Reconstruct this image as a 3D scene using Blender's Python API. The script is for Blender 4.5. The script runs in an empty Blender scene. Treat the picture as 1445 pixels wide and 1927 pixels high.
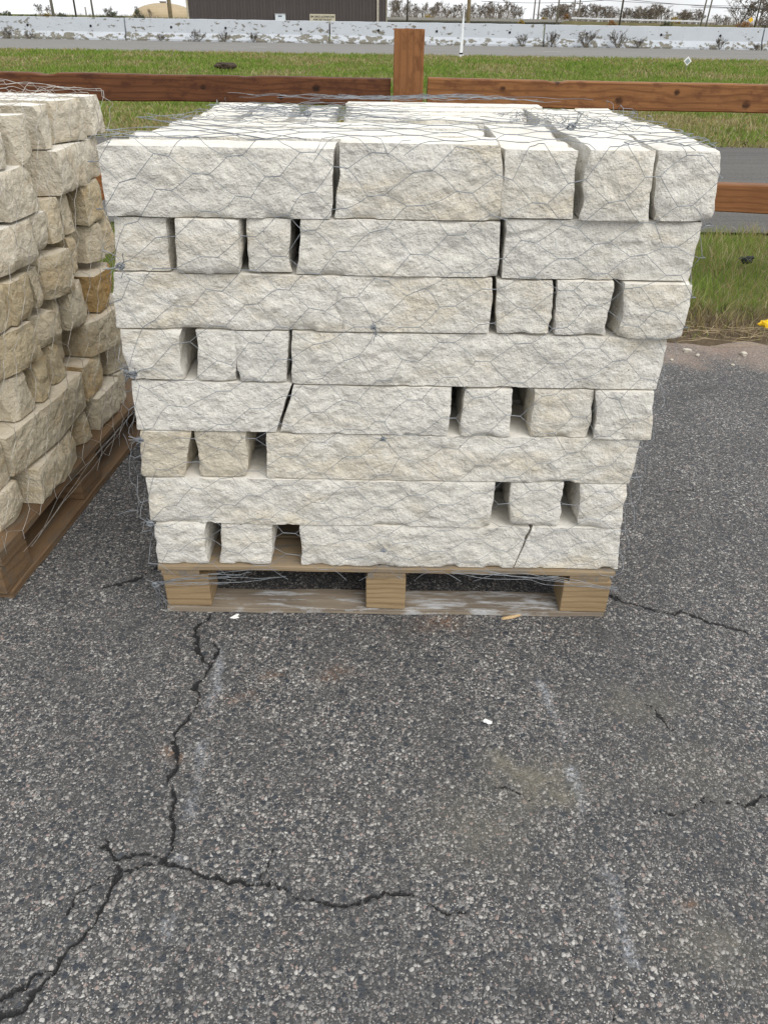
import bpy, math, random
import numpy as np
from mathutils import Vector, Matrix

# ------------------------------------------------------------------ camera, sky, sun, exposure
scene = bpy.context.scene
COL = scene.collection
R = math.radians
CAM_H, PITCH, ROLL, FPX, PW, PH = 1.40, R(32.6), R(0.9), 1450.0, 1445.0, 1927.0
_fw = np.array([0, math.cos(PITCH), -math.sin(PITCH)])
_up0 = np.array([0, math.sin(PITCH), math.cos(PITCH)])
_rt0 = np.array([1.0, 0, 0])
_rt = _rt0 * math.cos(ROLL) + _up0 * math.sin(ROLL)
_up = _up0 * math.cos(ROLL) - _rt0 * math.sin(ROLL)
cam_d = bpy.data.cameras.new('camera')
cam_d.sensor_fit = 'VERTICAL'
cam_d.sensor_height = 24.0
cam_d.lens = FPX / PH * 24.0
cam_d.clip_start = 0.05
cam_d.clip_end = 4000
cam = bpy.data.objects.new('camera', cam_d)
COL.objects.link(cam)
cam.matrix_world = Matrix(((_rt[0], _up[0], -_fw[0], 0), (_rt[1], _up[1], -_fw[1], 0), (_rt[2], _up[2], -_fw[2], CAM_H), (0, 0, 0, 1)))
scene.camera = cam

SUN_AZ, SUN_EL = R(142), R(48)      # azimuth from +Y (straight ahead) towards +X
world = bpy.data.worlds.new('World')
scene.world = world
world.use_nodes = True
wn = world.node_tree
wn.nodes.clear()
w_out = wn.nodes.new('ShaderNodeOutputWorld')
w_bg = wn.nodes.new('ShaderNodeBackground')
w_sky = wn.nodes.new('ShaderNodeTexSky')
w_sky.sky_type = 'NISHITA'
w_sky.sun_disc = False
w_sky.sun_elevation = SUN_EL
w_sky.sun_rotation = SUN_AZ
w_sky.air_density = 1.0
w_sky.dust_density = 3.0
w_hsv = wn.nodes.new('ShaderNodeHueSaturation')
w_hsv.inputs['Saturation'].default_value = 0.35
w_hsv.inputs['Value'].default_value = 1.0
# thin broken overcast: pale cloud colour over the clear sky
w_tc = wn.nodes.new('ShaderNodeTexCoord')
w_map = wn.nodes.new('ShaderNodeMapping')
w_map.inputs['Scale'].default_value = (1.2, 1.2, 5.0)
w_no = wn.nodes.new('ShaderNodeTexNoise')
w_no.inputs['Scale'].default_value = 2.2
w_no.inputs['Detail'].default_value = 6
w_rmp = wn.nodes.new('ShaderNodeMapRange')
w_rmp.inputs['From Min'].default_value = 0.25
w_rmp.inputs['From Max'].default_value = 0.62
w_rmp.inputs['To Min'].default_value = 0.45
w_rmp.inputs['To Max'].default_value = 1.0
w_mix = wn.nodes.new('ShaderNodeMixRGB')
w_mix.inputs['Color2'].default_value = (9.3, 9.5, 9.7, 1)
wn.links.new(w_tc.outputs['Generated'], w_map.inputs['Vector'])
wn.links.new(w_map.outputs[0], w_no.inputs['Vector'])
wn.links.new(w_no.outputs['Fac'], w_rmp.inputs['Value'])
wn.links.new(w_rmp.outputs[0], w_mix.inputs['Fac'])
wn.links.new(w_sky.outputs[0], w_hsv.inputs['Color'])
wn.links.new(w_hsv.outputs[0], w_mix.inputs['Color1'])
wn.links.new(w_mix.outputs[0], w_bg.inputs['Color'])
w_bg.inputs['Strength'].default_value = 0.086
wn.links.new(w_bg.outputs[0], w_out.inputs['Surface'])

sun_d = bpy.data.lights.new('sun', 'SUN')
sun_d.energy = 1.5
sun_d.angle = R(45)
sun_d.color = (1.0, 0.96, 0.9)
sun = bpy.data.objects.new('sun', sun_d)
COL.objects.link(sun)
_sd = Vector((math.sin(SUN_AZ) * math.cos(SUN_EL), math.cos(SUN_AZ) * math.cos(SUN_EL), math.sin(SUN_EL)))
sun.rotation_euler = (-_sd).to_track_quat('-Z', 'Y').to_euler()

scene.view_settings.view_transform = 'Standard'
scene.view_settings.look = 'None'
scene.view_settings.exposure = 0.58
scene.view_settings.gamma = 1.0
scene.view_settings.use_curve_mapping = False
scene.render.engine = 'CYCLES'
scene.cycles.max_bounces = 6


def at(px, py, Y):
    """the point at distance Y along the road normal that stands in that direction"""
    d = _fw * FPX + _rt * (px - PW / 2) - _up * (py - PH / 2)
    p = np.array([0, 0, CAM_H]) + d * (Y / d[1])
    return p


def on_ground(px, py, z=0.0):
    d = _fw * FPX + _rt * (px - PW / 2) - _up * (py - PH / 2)
    return np.array([0, 0, CAM_H]) + d * ((z - CAM_H) / d[2])


# ------------------------------------------------------------------ helpers: noise, meshes, objects
_T = np.random.default_rng(1234).uniform(-1, 1, 1 << 18).astype(np.float32)


def _sm(t):
    return t * t * (3 - 2 * t)


def vnoise(x, y, z, seed=0):
    """value noise; a plain-number z picks a layer of 2D noise"""
    x, y = np.asarray(x, np.float32), np.asarray(y, np.float32)
    fx, fy = np.floor(x), np.floor(y)
    tx, ty = _sm(x - fx), _sm(y - fy)
    ix, iy = fx.astype(np.int64), fy.astype(np.int64)
    off = int(seed) * 7919
    if np.ndim(z):
        z = np.asarray(z, np.float32)
        fz = np.floor(z)
        tz = _sm(z - fz)
        iz = fz.astype(np.int64)
        zs = ((iz, 1 - tz), (iz + 1, tz))
    else:
        zs = ((int(round(float(z) * 13.0)), 1.0),)
    r = 0
    ax = (ix * 73856093, (ix + 1) * 73856093)
    ay = (iy * 19349663, (iy + 1) * 19349663)
    for k, wz in zs:
        kz = k * 83492791 + off
        for dx in (0, 1):
            for dy in (0, 1):
                h = ax[dx] ^ ay[dy] ^ kz
                h = (h ^ (h >> 9)) * 668265263
                w = (tx if dx else 1 - tx) * (ty if dy else 1 - ty) * wz
                r = r + w * _T[(h >> 11) & 0x3FFFF]
    return r


def fbm(x, y, z, seed=0, octaves=4, gain=0.5):
    r, a, f = 0, 1.0, 1.0
    for o in range(octaves):
        r = r + a * vnoise(x * f + 17.3 * o, y * f + 5.1 * o, z, seed + o)
        a *= gain
        f *= 2.03
    return r


def sstep(a, b, x):
    t = np.clip((x - a) / (b - a), 0, 1)
    return t * t * (3 - 2 * t)


def mesh_from(name, verts, faces, mats=(), mat_idx=None, smooth=False, attrs=None, colors=None):
    """faces: an (n,3) or (n,4) integer array or a list of such arrays / polygons"""
    me = bpy.data.meshes.new(name)
    V = np.asarray(verts, np.float32).reshape(-1, 3)
    if isinstance(faces, np.ndarray):
        faces = [faces]
    loops, starts, n0 = [], [], 0
    if len(faces) and not isinstance(faces[0], np.ndarray):
        for f in faces:
            starts.append(n0)
            loops.extend(f)
            n0 += len(f)
        loops = np.array(loops, np.int32)
        starts = np.array(starts, np.int32)
    else:
        ls, ss = [], []
        for F in faces:
            F = np.asarray(F, np.int32)
            if F.size == 0:
                continue
            ss.append(np.arange(len(F)) * F.shape[1] + n0)
            n0 += F.size
            ls.append(F.ravel())
        loops = np.concatenate(ls).astype(np.int32)
        starts = np.concatenate(ss).astype(np.int32)
    me.vertices.add(len(V))
    me.vertices.foreach_set('co', V.ravel())
    me.loops.add(len(loops))
    me.loops.foreach_set('vertex_index', loops)
    me.polygons.add(len(starts))
    me.polygons.foreach_set('loop_start', starts)
    if smooth is not False:
        me.polygons.foreach_set('use_smooth', np.ones(len(starts), bool) if smooth is True else smooth)
    else:
        me.polygons.foreach_set('use_smooth', np.zeros(len(starts), bool))
    for m in mats:
        me.materials.append(m)
    if mat_idx is not None:
        me.polygons.foreach_set('material_index', np.asarray(mat_idx, np.int32))
    if attrs:
        for k, a in attrs.items():
            at_ = me.attributes.new(k, 'FLOAT', 'POINT')
            at_.data.foreach_set('value', np.asarray(a, np.float32))
    if colors is not None:
        ca = me.color_attributes.new('tint', 'FLOAT_COLOR', 'POINT')
        c4 = np.ones((len(V), 4), np.float32)
        c4[:, :3] = colors
        ca.data.foreach_set('color', c4.ravel())
    me.update(calc_edges=True)
    me.validate()
    return me


def obj(name, me, parent=None, loc=None, rot=None):
    o = bpy.data.objects.new(name, me)
    COL.objects.link(o)
    if parent is not None:
        o.parent = parent
    if loc is not None:
        o.location = [float(v) for v in loc]
    if rot is not None:
        o.rotation_euler = rot
    return o


def tag(o, label=None, cat=None, group=None, kind=None):
    if label:
        o['label'] = label
    if cat:
        o['category'] = cat
    if group:
        o['group'] = group
    if kind:
        o['kind'] = kind
    return o


def empty(name, loc=(0, 0, 0), rz=0.0):
    o = bpy.data.objects.new(name, None)
    COL.objects.link(o)
    o.empty_display_size = 0.1
    o.location = [float(v) for v in loc]
    o.rotation_euler = (0, 0, rz)
    return o


class MB:
    """collects polygons of one part"""
    def __init__(self):
        self.v, self.f = [], []

    def box(self, x0, x1, y0, y1, z0, z1):
        n = len(self.v)
        self.v += [(x0, y0, z0), (x1, y0, z0), (x1, y1, z0), (x0, y1, z0), (x0, y0, z1), (x1, y0, z1), (x1, y1, z1), (x0, y1, z1)]
        self.f += [[n + a for a in q] for q in ((0, 3, 2, 1), (4, 5, 6, 7), (0, 1, 5, 4), (1, 2, 6, 5), (2, 3, 7, 6), (3, 0, 4, 7))]
        return self

    def prism(self, pts, y0, y1):
        """pts: (x,z) polygon extruded along y"""
        n, k = len(self.v), len(pts)
        self.v += [(p[0], y0, p[1]) for p in pts] + [(p[0], y1, p[1]) for p in pts]
        self.f += [[n + i for i in range(k)], [n + k + i for i in reversed(range(k))]]
        self.f += [[n + i, n + k + i, n + k + (i + 1) % k, n + (i + 1) % k] for i in range(k)]
        return self

    def lathe(self, prof, seg=12, loc=(0, 0, 0)):
        n = len(self.v)
        for r, z in prof:
            for i in range(seg):
                a = 2 * math.pi * i / seg
                self.v.append((loc[0] + r * math.cos(a), loc[1] + r * math.sin(a), loc[2] + z))
        for j in range(len(prof) - 1):
            for i in range(seg):
                self.f.append([n + j * seg + i, n + j * seg + (i + 1) % seg, n + (j + 1) * seg + (i + 1) % seg, n + (j + 1) * seg + i])
        self.f.append([n + i for i in reversed(range(seg))])
        self.f.append([n + (len(prof) - 1) * seg + i for i in range(seg)])
        return self

    def tube(self, pts, rad, seg=6):
        n = len(self.v)
        P = [Vector(p) for p in pts]
        for j, p in enumerate(P):
            d = (P[min(j + 1, len(P) - 1)] - P[max(j - 1, 0)]).normalized()
            a = d.cross(Vector((0, 0, 1)) if abs(d.z) < 0.9 else Vector((1, 0, 0))).normalized()
            b = d.cross(a)
            r = rad[j] if hasattr(rad, '__len__') else rad
            for i in range(seg):
                t = 2 * math.pi * i / seg
                self.v.append(tuple(p + a * (r * math.cos(t)) + b * (r * math.sin(t))))
        for j in range(len(P) - 1):
            for i in range(seg):
                self.f.append([n + j * seg + i, n + j * seg + (i + 1) % seg, n + (j + 1) * seg + (i + 1) % seg, n + (j + 1) * seg + i])
        self.f.append([n + i for i in reversed(range(seg))])
        self.f.append([n + (len(P) - 1) * seg + i for i in range(seg)])
        return self

    def mesh(self, name, mat, smooth=False):
        return mesh_from(name, self.v, self.f, [mat], smooth=smooth)

    def build(self, name, mat, parent=None, loc=None, rot=None, smooth=False, bevel=0.0):
        o = obj(name, self.mesh(name, mat, smooth), parent, loc, rot)
        if bevel:
            b = o.modifiers.new('bevel', 'BEVEL')
            b.width = bevel
            b.segments = 2
            b.limit_method = 'ANGLE'
        return o


def wires(paths, rad, sides=4):
    """many polylines (each (k,3)) -> verts, faces of thin tubes; rad: scalar or per-path"""
    Vs, Fs, n = [], [], 0
    for i, P in enumerate(paths):
        P = np.asarray(P, float)
        k = len(P)
        r = rad[i] if hasattr(rad, '__len__') else rad
        d = np.gradient(P, axis=0)
        d /= np.linalg.norm(d, axis=1)[:, None] + 1e-9
        ref = np.where(np.abs(d[:, 2:3]) < 0.8, np.array([[0, 0, 1.0]]), np.array([[1.0, 0, 0]]))
        a = np.cross(d, ref)
        a /= np.linalg.norm(a, axis=1)[:, None] + 1e-9
        b = np.cross(d, a)
        ang = np.arange(sides) * 2 * math.pi / sides
        rr = np.asarray(r).reshape(-1, 1, 1) if hasattr(r, '__len__') else r
        ring = P[:, None, :] + rr * (np.cos(ang)[None, :, None] * a[:, None, :] + np.sin(ang)[None, :, None] * b[:, None, :])
        Vs.append(ring.reshape(-1, 3))
        j = np.arange(k - 1)[:, None] * sides
        s = np.arange(sides)[None, :]
        s2 = (s + 1) % sides
        Fs.append(np.stack([j + s, j + s2, j + sides + s2, j + sides + s], -1).reshape(-1, 4) + n)
        n += k * sides
    return np.concatenate(Vs), np.concatenate(Fs)


# ------------------------------------------------------------------ helpers: materials
class Mat:
    def __init__(self, name, rough=0.8, spec=0.3):
        self.m = bpy.data.materials.new(name)
        self.m.use_nodes = True
        self.nt = self.m.node_tree
        self.b = self.nt.nodes['Principled BSDF']
        self.b.inputs['Roughness'].default_value = rough
        self.b.inputs['Specular IOR Level'].default_value = spec

    def put(self, sock, v):
        if isinstance(v, bpy.types.NodeSocket):
            self.nt.links.new(v, sock)
        elif v is not None:
            if hasattr(v, '__len__') and len(v) == 3 and sock.type == 'RGBA':
                v = (*v, 1)
            sock.default_value = v

    def n(self, typ, ins=None, out=0, **props):
        nd = self.nt.nodes.new('ShaderNode' + typ)
        for k, v in props.items():
            setattr(nd, k, v)
        for k, v in (ins or {}).items():
            self.put(nd.inputs[k], v)
        return nd.outputs[out]

    def math(self, op, a, b=None, c=None, clamp=False):
        nd = self.nt.nodes.new('ShaderNodeMath')
        nd.operation = op
        nd.use_clamp = clamp
        for i, v in enumerate((a, b, c)):
            self.put(nd.inputs[i], v)
        return nd.outputs[0]

    def coords(self, scale=(1, 1, 1), rnd=False, kind='Object'):
        c = self.n('TexCoord', out=kind)
        if rnd:
            r = self.n('ObjectInfo', out='Random')
            c = self.n('VectorMath', {0: c, 1: self.n('CombineXYZ', {0: self.math('MULTIPLY', r, 37.0), 1: self.math('MULTIPLY', r, 91.0), 2: self.math('MULTIPLY', r, 53.0)})}, operation='ADD')
        if scale != (1, 1, 1):
            c = self.n('Mapping', {'Vector': c, 'Scale': scale})
        return c

    def noise(self, vec, scale, detail=4, rough=0.5, out=0, dist=0.0):
        return self.n('TexNoise', {'Vector': vec, 'Scale': scale, 'Detail': detail, 'Roughness': rough, 'Distortion': dist}, out=out)

    def ramp(self, fac, stops, interp='LINEAR'):
        nd = self.nt.nodes.new('ShaderNodeValToRGB')
        nd.color_ramp.interpolation = interp
        e = nd.color_ramp.elements
        while len(e) < len(stops):
            e.new(0.5)
        for i, (p, col) in enumerate(stops):
            e[i].position = p
            e[i].color = (*col, 1) if hasattr(col, '__len__') else (col, col, col, 1)
        self.put(nd.inputs[0], fac)
        return nd.outputs[0]

    def mix(self, fac, a, b, mode='MIX'):
        nd = self.nt.nodes.new('ShaderNodeMixRGB')
        nd.blend_type = mode
        self.put(nd.inputs[0], fac)
        self.put(nd.inputs[1], a)
        self.put(nd.inputs[2], b)
        return nd.outputs[0]

    def rng(self, v, a, b, c=0.0, d=1.0, smooth=False):
        nd = self.nt.nodes.new('ShaderNodeMapRange')
        if smooth:
            nd.interpolation_type = 'SMOOTHSTEP'
        for i, x in enumerate((v, a, b, c, d)):
            self.put(nd.inputs[i], x)
        return nd.outputs[0]

    def color(self, c):
        self.put(self.b.inputs['Base Color'], c)
        return self

    def bump(self, h, strength=0.5, dist=0.01, prev=None):
        o = self.n('Bump', {'Height': h, 'Strength': strength, 'Distance': dist, 'Normal': prev})
        self.nt.links.new(o, self.b.inputs['Normal'])
        return o


def plain(name, col, rough=0.7, spec=0.3, metal=0.0, var=0.25, vscale=8.0):
    m = Mat(name, rough, spec)
    f = m.noise(m.coords(rnd=True), vscale, 5)
    m.color(m.mix(m.rng(f, 0.3, 0.7), tuple(c * (1 - var) for c in col), tuple(min(1, c * (1 + var)) for c in col)))
    m.b.inputs['Metallic'].default_value = metal
    return m.m


def limestone(name, pale, mid, warm, warm_amt, dark=(0.30, 0.27, 0.22), sawn=False, contrast=1.0):
    m = Mat(name, 0.88, 0.15)
    c = m.coords(rnd=True)
    cs = m.n('Mapping', {'Vector': c, 'Scale': (0.55, 1.0, 1.3), 'Rotation': (0, 0.25, 0)})
    big = m.noise(c, 5.0, 4, 0.6)
    sm = m.noise(c, 28.0, 6, 0.65)
    fine = m.noise(c, 130.0, 4, 0.6)
    col = m.mix(m.rng(big, 0.35, 0.68), mid, pale)
    r = m.n('ObjectInfo', out='Random')
    r2 = m.math('FRACT', m.math('MULTIPLY', r, 17.31))
    col = m.mix(m.math('MULTIPLY', r2, 0.5), col, mid)
    # cool grey bedding clouds
    col = m.mix(m.math('MULTIPLY', m.rng(m.noise(cs, 4.0, 4, 0.6), 0.5, 0.7), 0.35), col, tuple(v * k for v, k in zip(mid, (0.93, 0.965, 1.02))))
    w = m.rng(m.math('ADD', m.noise(cs, 7.5, 5, 0.62, dist=0.8), m.math('MULTIPLY', m.math('SUBTRACT', r, 0.5), 0.20)), 0.52, 0.70)
    col = m.mix(m.math('MULTIPLY', w, warm_amt), col, warm)
    sm2 = m.noise(c, 62.0, 5, 0.7)
    col = m.mix(m.math('MULTIPLY', m.rng(sm, 0.5, 0.30), 0.40 * contrast), col, mid)
    col = m.mix(m.math('MULTIPLY', m.rng(sm2, 0.50, 0.34), 0.55 * contrast), col, tuple(v * 0.80 for v in mid))
    col = m.mix(m.math('MULTIPLY', m.rng(sm2, 0.54, 0.70), 0.55), col, tuple(min(.84, v * 1.13) for v in pale))
    col = m.mix(m.math('MULTIPLY', m.rng(fine, 0.62, 0.78), 0.35 * contrast), col, dark)
    # a few iron specks
    vor = m.n('TexVoronoi', {'Vector': c, 'Scale': 16.0}, out='Distance')
    col = m.mix(m.math('MULTIPLY', m.rng(vor, 0.045, 0.02), 0.8 if not sawn else 0.4), col, (0.16, 0.10, 0.05))
    if sawn:
        # saw dust and slurry smears on the cut faces
        sc = m.noise(m.n('Mapping', {'Vector': c, 'Scale': (2.0, 14.0, 14.0)}), 3.0, 5, 0.6)
        col = m.mix(m.math('MULTIPLY', m.rng(sc, 0.52, 0.72), 0.5), col, mid)
    if not sawn:
        pit = m.noise(c, 210.0, 3, 0.7)
        col = m.mix(m.math('MULTIPLY', m.rng(pit, 0.42, 0.28), 0.35), col, tuple(v * 0.66 for v in mid))
        col = m.mix(m.math('MULTIPLY', m.rng(pit, 0.58, 0.72), 0.4), col, tuple(min(.86, v * 1.18) for v in pale))
    m.color(col)
    if sawn:
        m.bump(m.math('ADD', fine, m.math('MULTIPLY', sm, 0.5)), 0.25, 0.004)
    else:
        h = m.math('ADD', m.math('ADD', m.math('MULTIPLY', sm, 0.8), m.math('MULTIPLY', sm2, 0.6)), m.math('MULTIPLY', fine, 0.35))
        h = m.math('ADD', h, m.math('MULTIPLY', pit, 0.12))
        m.bump(h, 0.85, 0.015)
    return m.m


M_SPLIT = limestone('limestone_split', (0.775, 0.752, 0.70), (0.68, 0.655, 0.595), (0.62, 0.52, 0.34), 0.46)
M_SAWN = limestone('limestone_sawn', (0.82, 0.80, 0.755), (0.71, 0.68, 0.61), (0.64, 0.56, 0.40), 0.22, sawn=True)
M_TAN = limestone('tan_limestone_split', (0.63, 0.57, 0.45), (0.50, 0.435, 0.315), (0.46, 0.31, 0.13), 0.45, contrast=1.2)
M_TANSAWN = limestone('tan_limestone_sawn', (0.66, 0.61, 0.52), (0.52, 0.46, 0.355), (0.44, 0.31, 0.15), 0.4, sawn=True)
M_CREAM = limestone('cream_limestone_split', (0.69, 0.64, 0.545), (0.57, 0.515, 0.41), (0.50, 0.38, 0.20), 0.35, contrast=1.1)
M_OCHRE = limestone('ochre_limestone_split', (0.60, 0.53, 0.39), (0.50, 0.42, 0.28), (0.46, 0.28, 0.10), 0.75, contrast=1.3)
M_RUST = limestone('rusty_limestone_split', (0.44, 0.34, 0.19), (0.37, 0.23, 0.085), (0.36, 0.17, 0.03), 1.0, contrast=1.3)


def wood(name, light, dark, knots=(), grain=60.0, rough=0.7, rnd=True, stain=None, streak=(1.2, 22.0, 22.0), planar=False):
    """grain runs along local X; knots: (x, z, radius) in local metres"""
    m = Mat(name, rough, 0.25)
    c = m.coords(rnd=rnd)
    oc = m.coords() if rnd else c
    sep = m.nt.nodes.new('ShaderNodeSeparateXYZ')
    m.put(sep.inputs[0], oc)
    x, z = sep.outputs[0], sep.outputs[2]
    zz = z
    kmask = None
    for kx, kz, kr in knots:
        dx = m.math('MULTIPLY', m.math('SUBTRACT', x, kx), 0.55)
        dz = m.math('SUBTRACT', z, kz)
        d2 = m.math('ADD', m.math('MULTIPLY', dx, dx), m.math('MULTIPLY', dz, dz))
        g = m.math('EXPONENT', m.math('MULTIPLY', d2, -1.0 / (kr * kr * 4.0)))
        # grain is pushed away from the knot
        zz = m.math('ADD', zz, m.math('MULTIPLY', m.math('MULTIPLY', dz, g), -0.75))
        dx2 = m.math('MULTIPLY', m.math('SUBTRACT', x, kx), 0.85)
        dk = m.math('SQRT', m.math('ADD', m.math('MULTIPLY', dx2, dx2), m.math('MULTIPLY', dz, dz)))
        k = m.math('MULTIPLY', m.rng(m.math('ADD', dk, m.math('MULTIPLY', m.math('SUBTRACT', m.noise(c, 90.0, 3), 0.5), kr * .9)), kr * 1.05, kr * 0.45), .93)
        kmask = k if kmask is None else m.math('MAXIMUM', kmask, k)
    warp = m.noise(m.n('Mapping', {'Vector': c, 'Scale': (1.3, 3.0, 5.0)}), 1.6, 3, 0.5)
    zz = m.math('ADD', zz, m.math('MULTIPLY', warp, 0.055))
    ring = m.math('SINE', m.math('MULTIPLY', zz, grain * 2 * math.pi))
    st = m.noise(m.n('Mapping', {'Vector': c, 'Scale': streak}), 6.0, 6, 0.65)
    big = m.noise(c, 3.0, 3)
    f = m.math('ADD', m.math('MULTIPLY', m.rng(ring, 0.1, 1.0), 0.45), m.math('MULTIPLY', m.rng(st, 0.3, 0.7), 0.55), clamp=True)
    col = m.mix(f, light, dark)
    col = m.mix(m.math('MULTIPLY', m.rng(big, 0.45, 0.7), 0.35), col, dark)
    if kmask is not None:
        col = m.mix(kmask, col, tuple(v * 0.22 for v in dark))
    if stain is not None:
        s = m.rng(m.noise(m.n('Mapping', {'Vector': c, 'Scale': (1.5, 9.0, 3.0)}), 5.0, 6, 0.7), 0.50, 0.64)
        col = m.mix(s, col, stain)
    m.color(col)
    m.bump(m.math('SUBTRACT', m.math('MULTIPLY', st, 0.8), m.math('MULTIPLY', kmask, 0.5) if kmask is not None else 0.0), 0.35, 0.004)
    return m.m


# ------------------------------------------------------------------ the ground: terrain, lot, roads
def ground_z(y):
    y = np.asarray(y, float)
    z = np.where(y < 11.4, -0.025, -0.025 + 0.345 * sstep(11.4, 31.5, y))
    z = np.where(y > 31.5, 0.32 + 0.075 * np.clip((y - 31.5) / 10.0, 0, 1), z)
    z = np.where(y > 46, 0.395 - 0.395 * sstep(46, 75, y), z)
    return z


def make_ground():
    ys = np.concatenate([[-40, -10, 0], np.linspace(3, 12, 19), np.linspace(12.5, 34, 44), [38, 42, 46, 50, 55, 60, 68, 75, 100, 200, 500, 1000, 2600]])
    xs = np.concatenate([[-2600, -900, -300, -100, -50], np.linspace(-30, 30, 61), [50, 100, 300, 900, 2600]])
    X, Y = np.meshgrid(xs, ys)
    Z = ground_z(Y) + np.where((Y > 13) & (Y < 30), 0.05 * vnoise(X * 0.35, Y * 0.35, 0, 3), 0.0)
    V = np.stack([X, Y, Z], -1).reshape(-1, 3)
    nx = len(xs)
    j, i = np.meshgrid(np.arange(len(ys) - 1), np.arange(nx - 1), indexing='ij')
    a = (j * nx + i).ravel()
    F = np.stack([a, a + 1, a + nx + 1, a + nx], 1)
    m = Mat('turf_soil', 0.95, 0.1)
    c = m.coords()
    f = m.noise(c, 0.9, 5, 0.6)
    g = m.noise(c, 9.0, 5, 0.65)
    col = m.mix(m.rng(f, 0.35, 0.65), (0.13, 0.145, 0.045), (0.10, 0.13, 0.035))
    sy = m.nt.nodes.new('ShaderNodeSeparateXYZ')
    m.put(sy.inputs[0], c)
    col = m.mix(m.rng(g, 0.42, 0.7), col, (0.15, 0.13, 0.06))
    # trodden, dead strip along the lot
    col = m.mix(m.rng(m.math('ADD', sy.outputs[1], m.math('MULTIPLY', m.math('SUBTRACT', m.noise(c, 3.0, 5, 0.65), 0.5), 1.0)), 4.75, 4.25), col, m.mix(m.noise(c, 25.0, 5, 0.7), (0.05, 0.04, 0.028), (0.17, 0.125, 0.08)))
    m.color(col)
    m.bump(g, 0.8, 0.05)
    return tag(obj('ground', mesh_from('ground', V, F, [m.m], smooth=True)), kind='structure')


make_ground()

PX_CRACKS = [   # (half width in metres, points in the photograph)
    (.0050, [(392, 1152), (378, 1180), (368, 1205), (370, 1225), (385, 1240), (393, 1250), (372, 1285), (370, 1305), (362, 1335), (345, 1365), (325, 1390), (327, 1420), (322, 1460), (328, 1500), (327, 1530), (332, 1555), (333, 1580), (322, 1605), (308, 1622)]),
    (.0045, [(405, 1205), (413, 1225), (405, 1240), (393, 1250)]),
    (.0045, [(308, 1622), (335, 1632), (360, 1645), (385, 1650), (405, 1643), (420, 1655), (430, 1663), (470, 1660), (497, 1655), (530, 1670), (560, 1690), (590, 1698), (640, 1698), (700, 1697), (745, 1690), (775, 1686), (800, 1700), (830, 1710), (860, 1715), (885, 1722)]),
    (.0024, [(497, 1655), (497, 1630), (510, 1605), (518, 1592)]),
    (.0042, [(308, 1622), (275, 1613), (245, 1615), (222, 1622), (208, 1607), (200, 1590), (200, 1577)]),
    (.0030, [(305, 1628), (260, 1640), (225, 1648)]),
    (.0060, [(225, 1640), (210, 1670), (200, 1705), (185, 1725), (170, 1755), (140, 1780), (125, 1795), (110, 1820), (85, 1850), (45, 1885), (0, 1915), (-40, 1935)]),
    (.0032, [(225, 1645), (195, 1655), (165, 1670), (150, 1690), (130, 1712), (125, 1720)]),
    (.0032, [(110, 1825), (75, 1838), (45, 1855), (35, 1868), (0, 1890), (-30, 1900)]),
    (.0060, [(1145, 1122), (1180, 1135), (1215, 1145), (1240, 1155), (1275, 1152), (1320, 1163), (1370, 1180), (1420, 1198), (1445, 1205), (1500, 1222)]),
    (.0052, [(305, 1062), (285, 1080), (255, 1090), (230, 1100), (180, 1105)]),
    (.0070, [(240, 855), (250, 860), (268, 865)]),
    (.0030, [(1215, 1320), (1240, 1345), (1270, 1375)]),
    (.0022, [(935, 1480), (965, 1490), (1000, 1505)]),
    (.0022, [(1180, 1540), (1260, 1530), (1330, 1505), (1400, 1510), (1445, 1495)]),
    (.0022, [(1195, 918), (1240, 925), (1330, 922)]),
    (.0020, [(1140, 1860), (1150, 1890), (1158, 1927)]),
]
PX_CHALK = [[(415, 1225), (405, 1290), (395, 1330)], [(380, 1405), (370, 1450), (362, 1530)], [(340, 1618), (332, 1628)], [(325, 1725), (320, 1760)],
            [(1020, 1290), (1045, 1350), (1062, 1395)], [(1078, 1450), (1100, 1525)], [(1140, 1630), (1160, 1700), (1180, 1745)], [(1183, 1770), (1200, 1815)]]


def seg_dist(X, Y, pts):
    d = np.full(X.shape, 9.0)
    for (ax, ay), (bx, by) in zip(pts[:-1], pts[1:]):
        vx, vy = bx - ax, by - ay
        t = np.clip(((X - ax) * vx + (Y - ay) * vy) / (vx * vx + vy * vy + 1e-12), 0, 1)
        d = np.minimum(d, np.hypot(X - ax - t * vx, Y - ay - t * vy))
    return d


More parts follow.
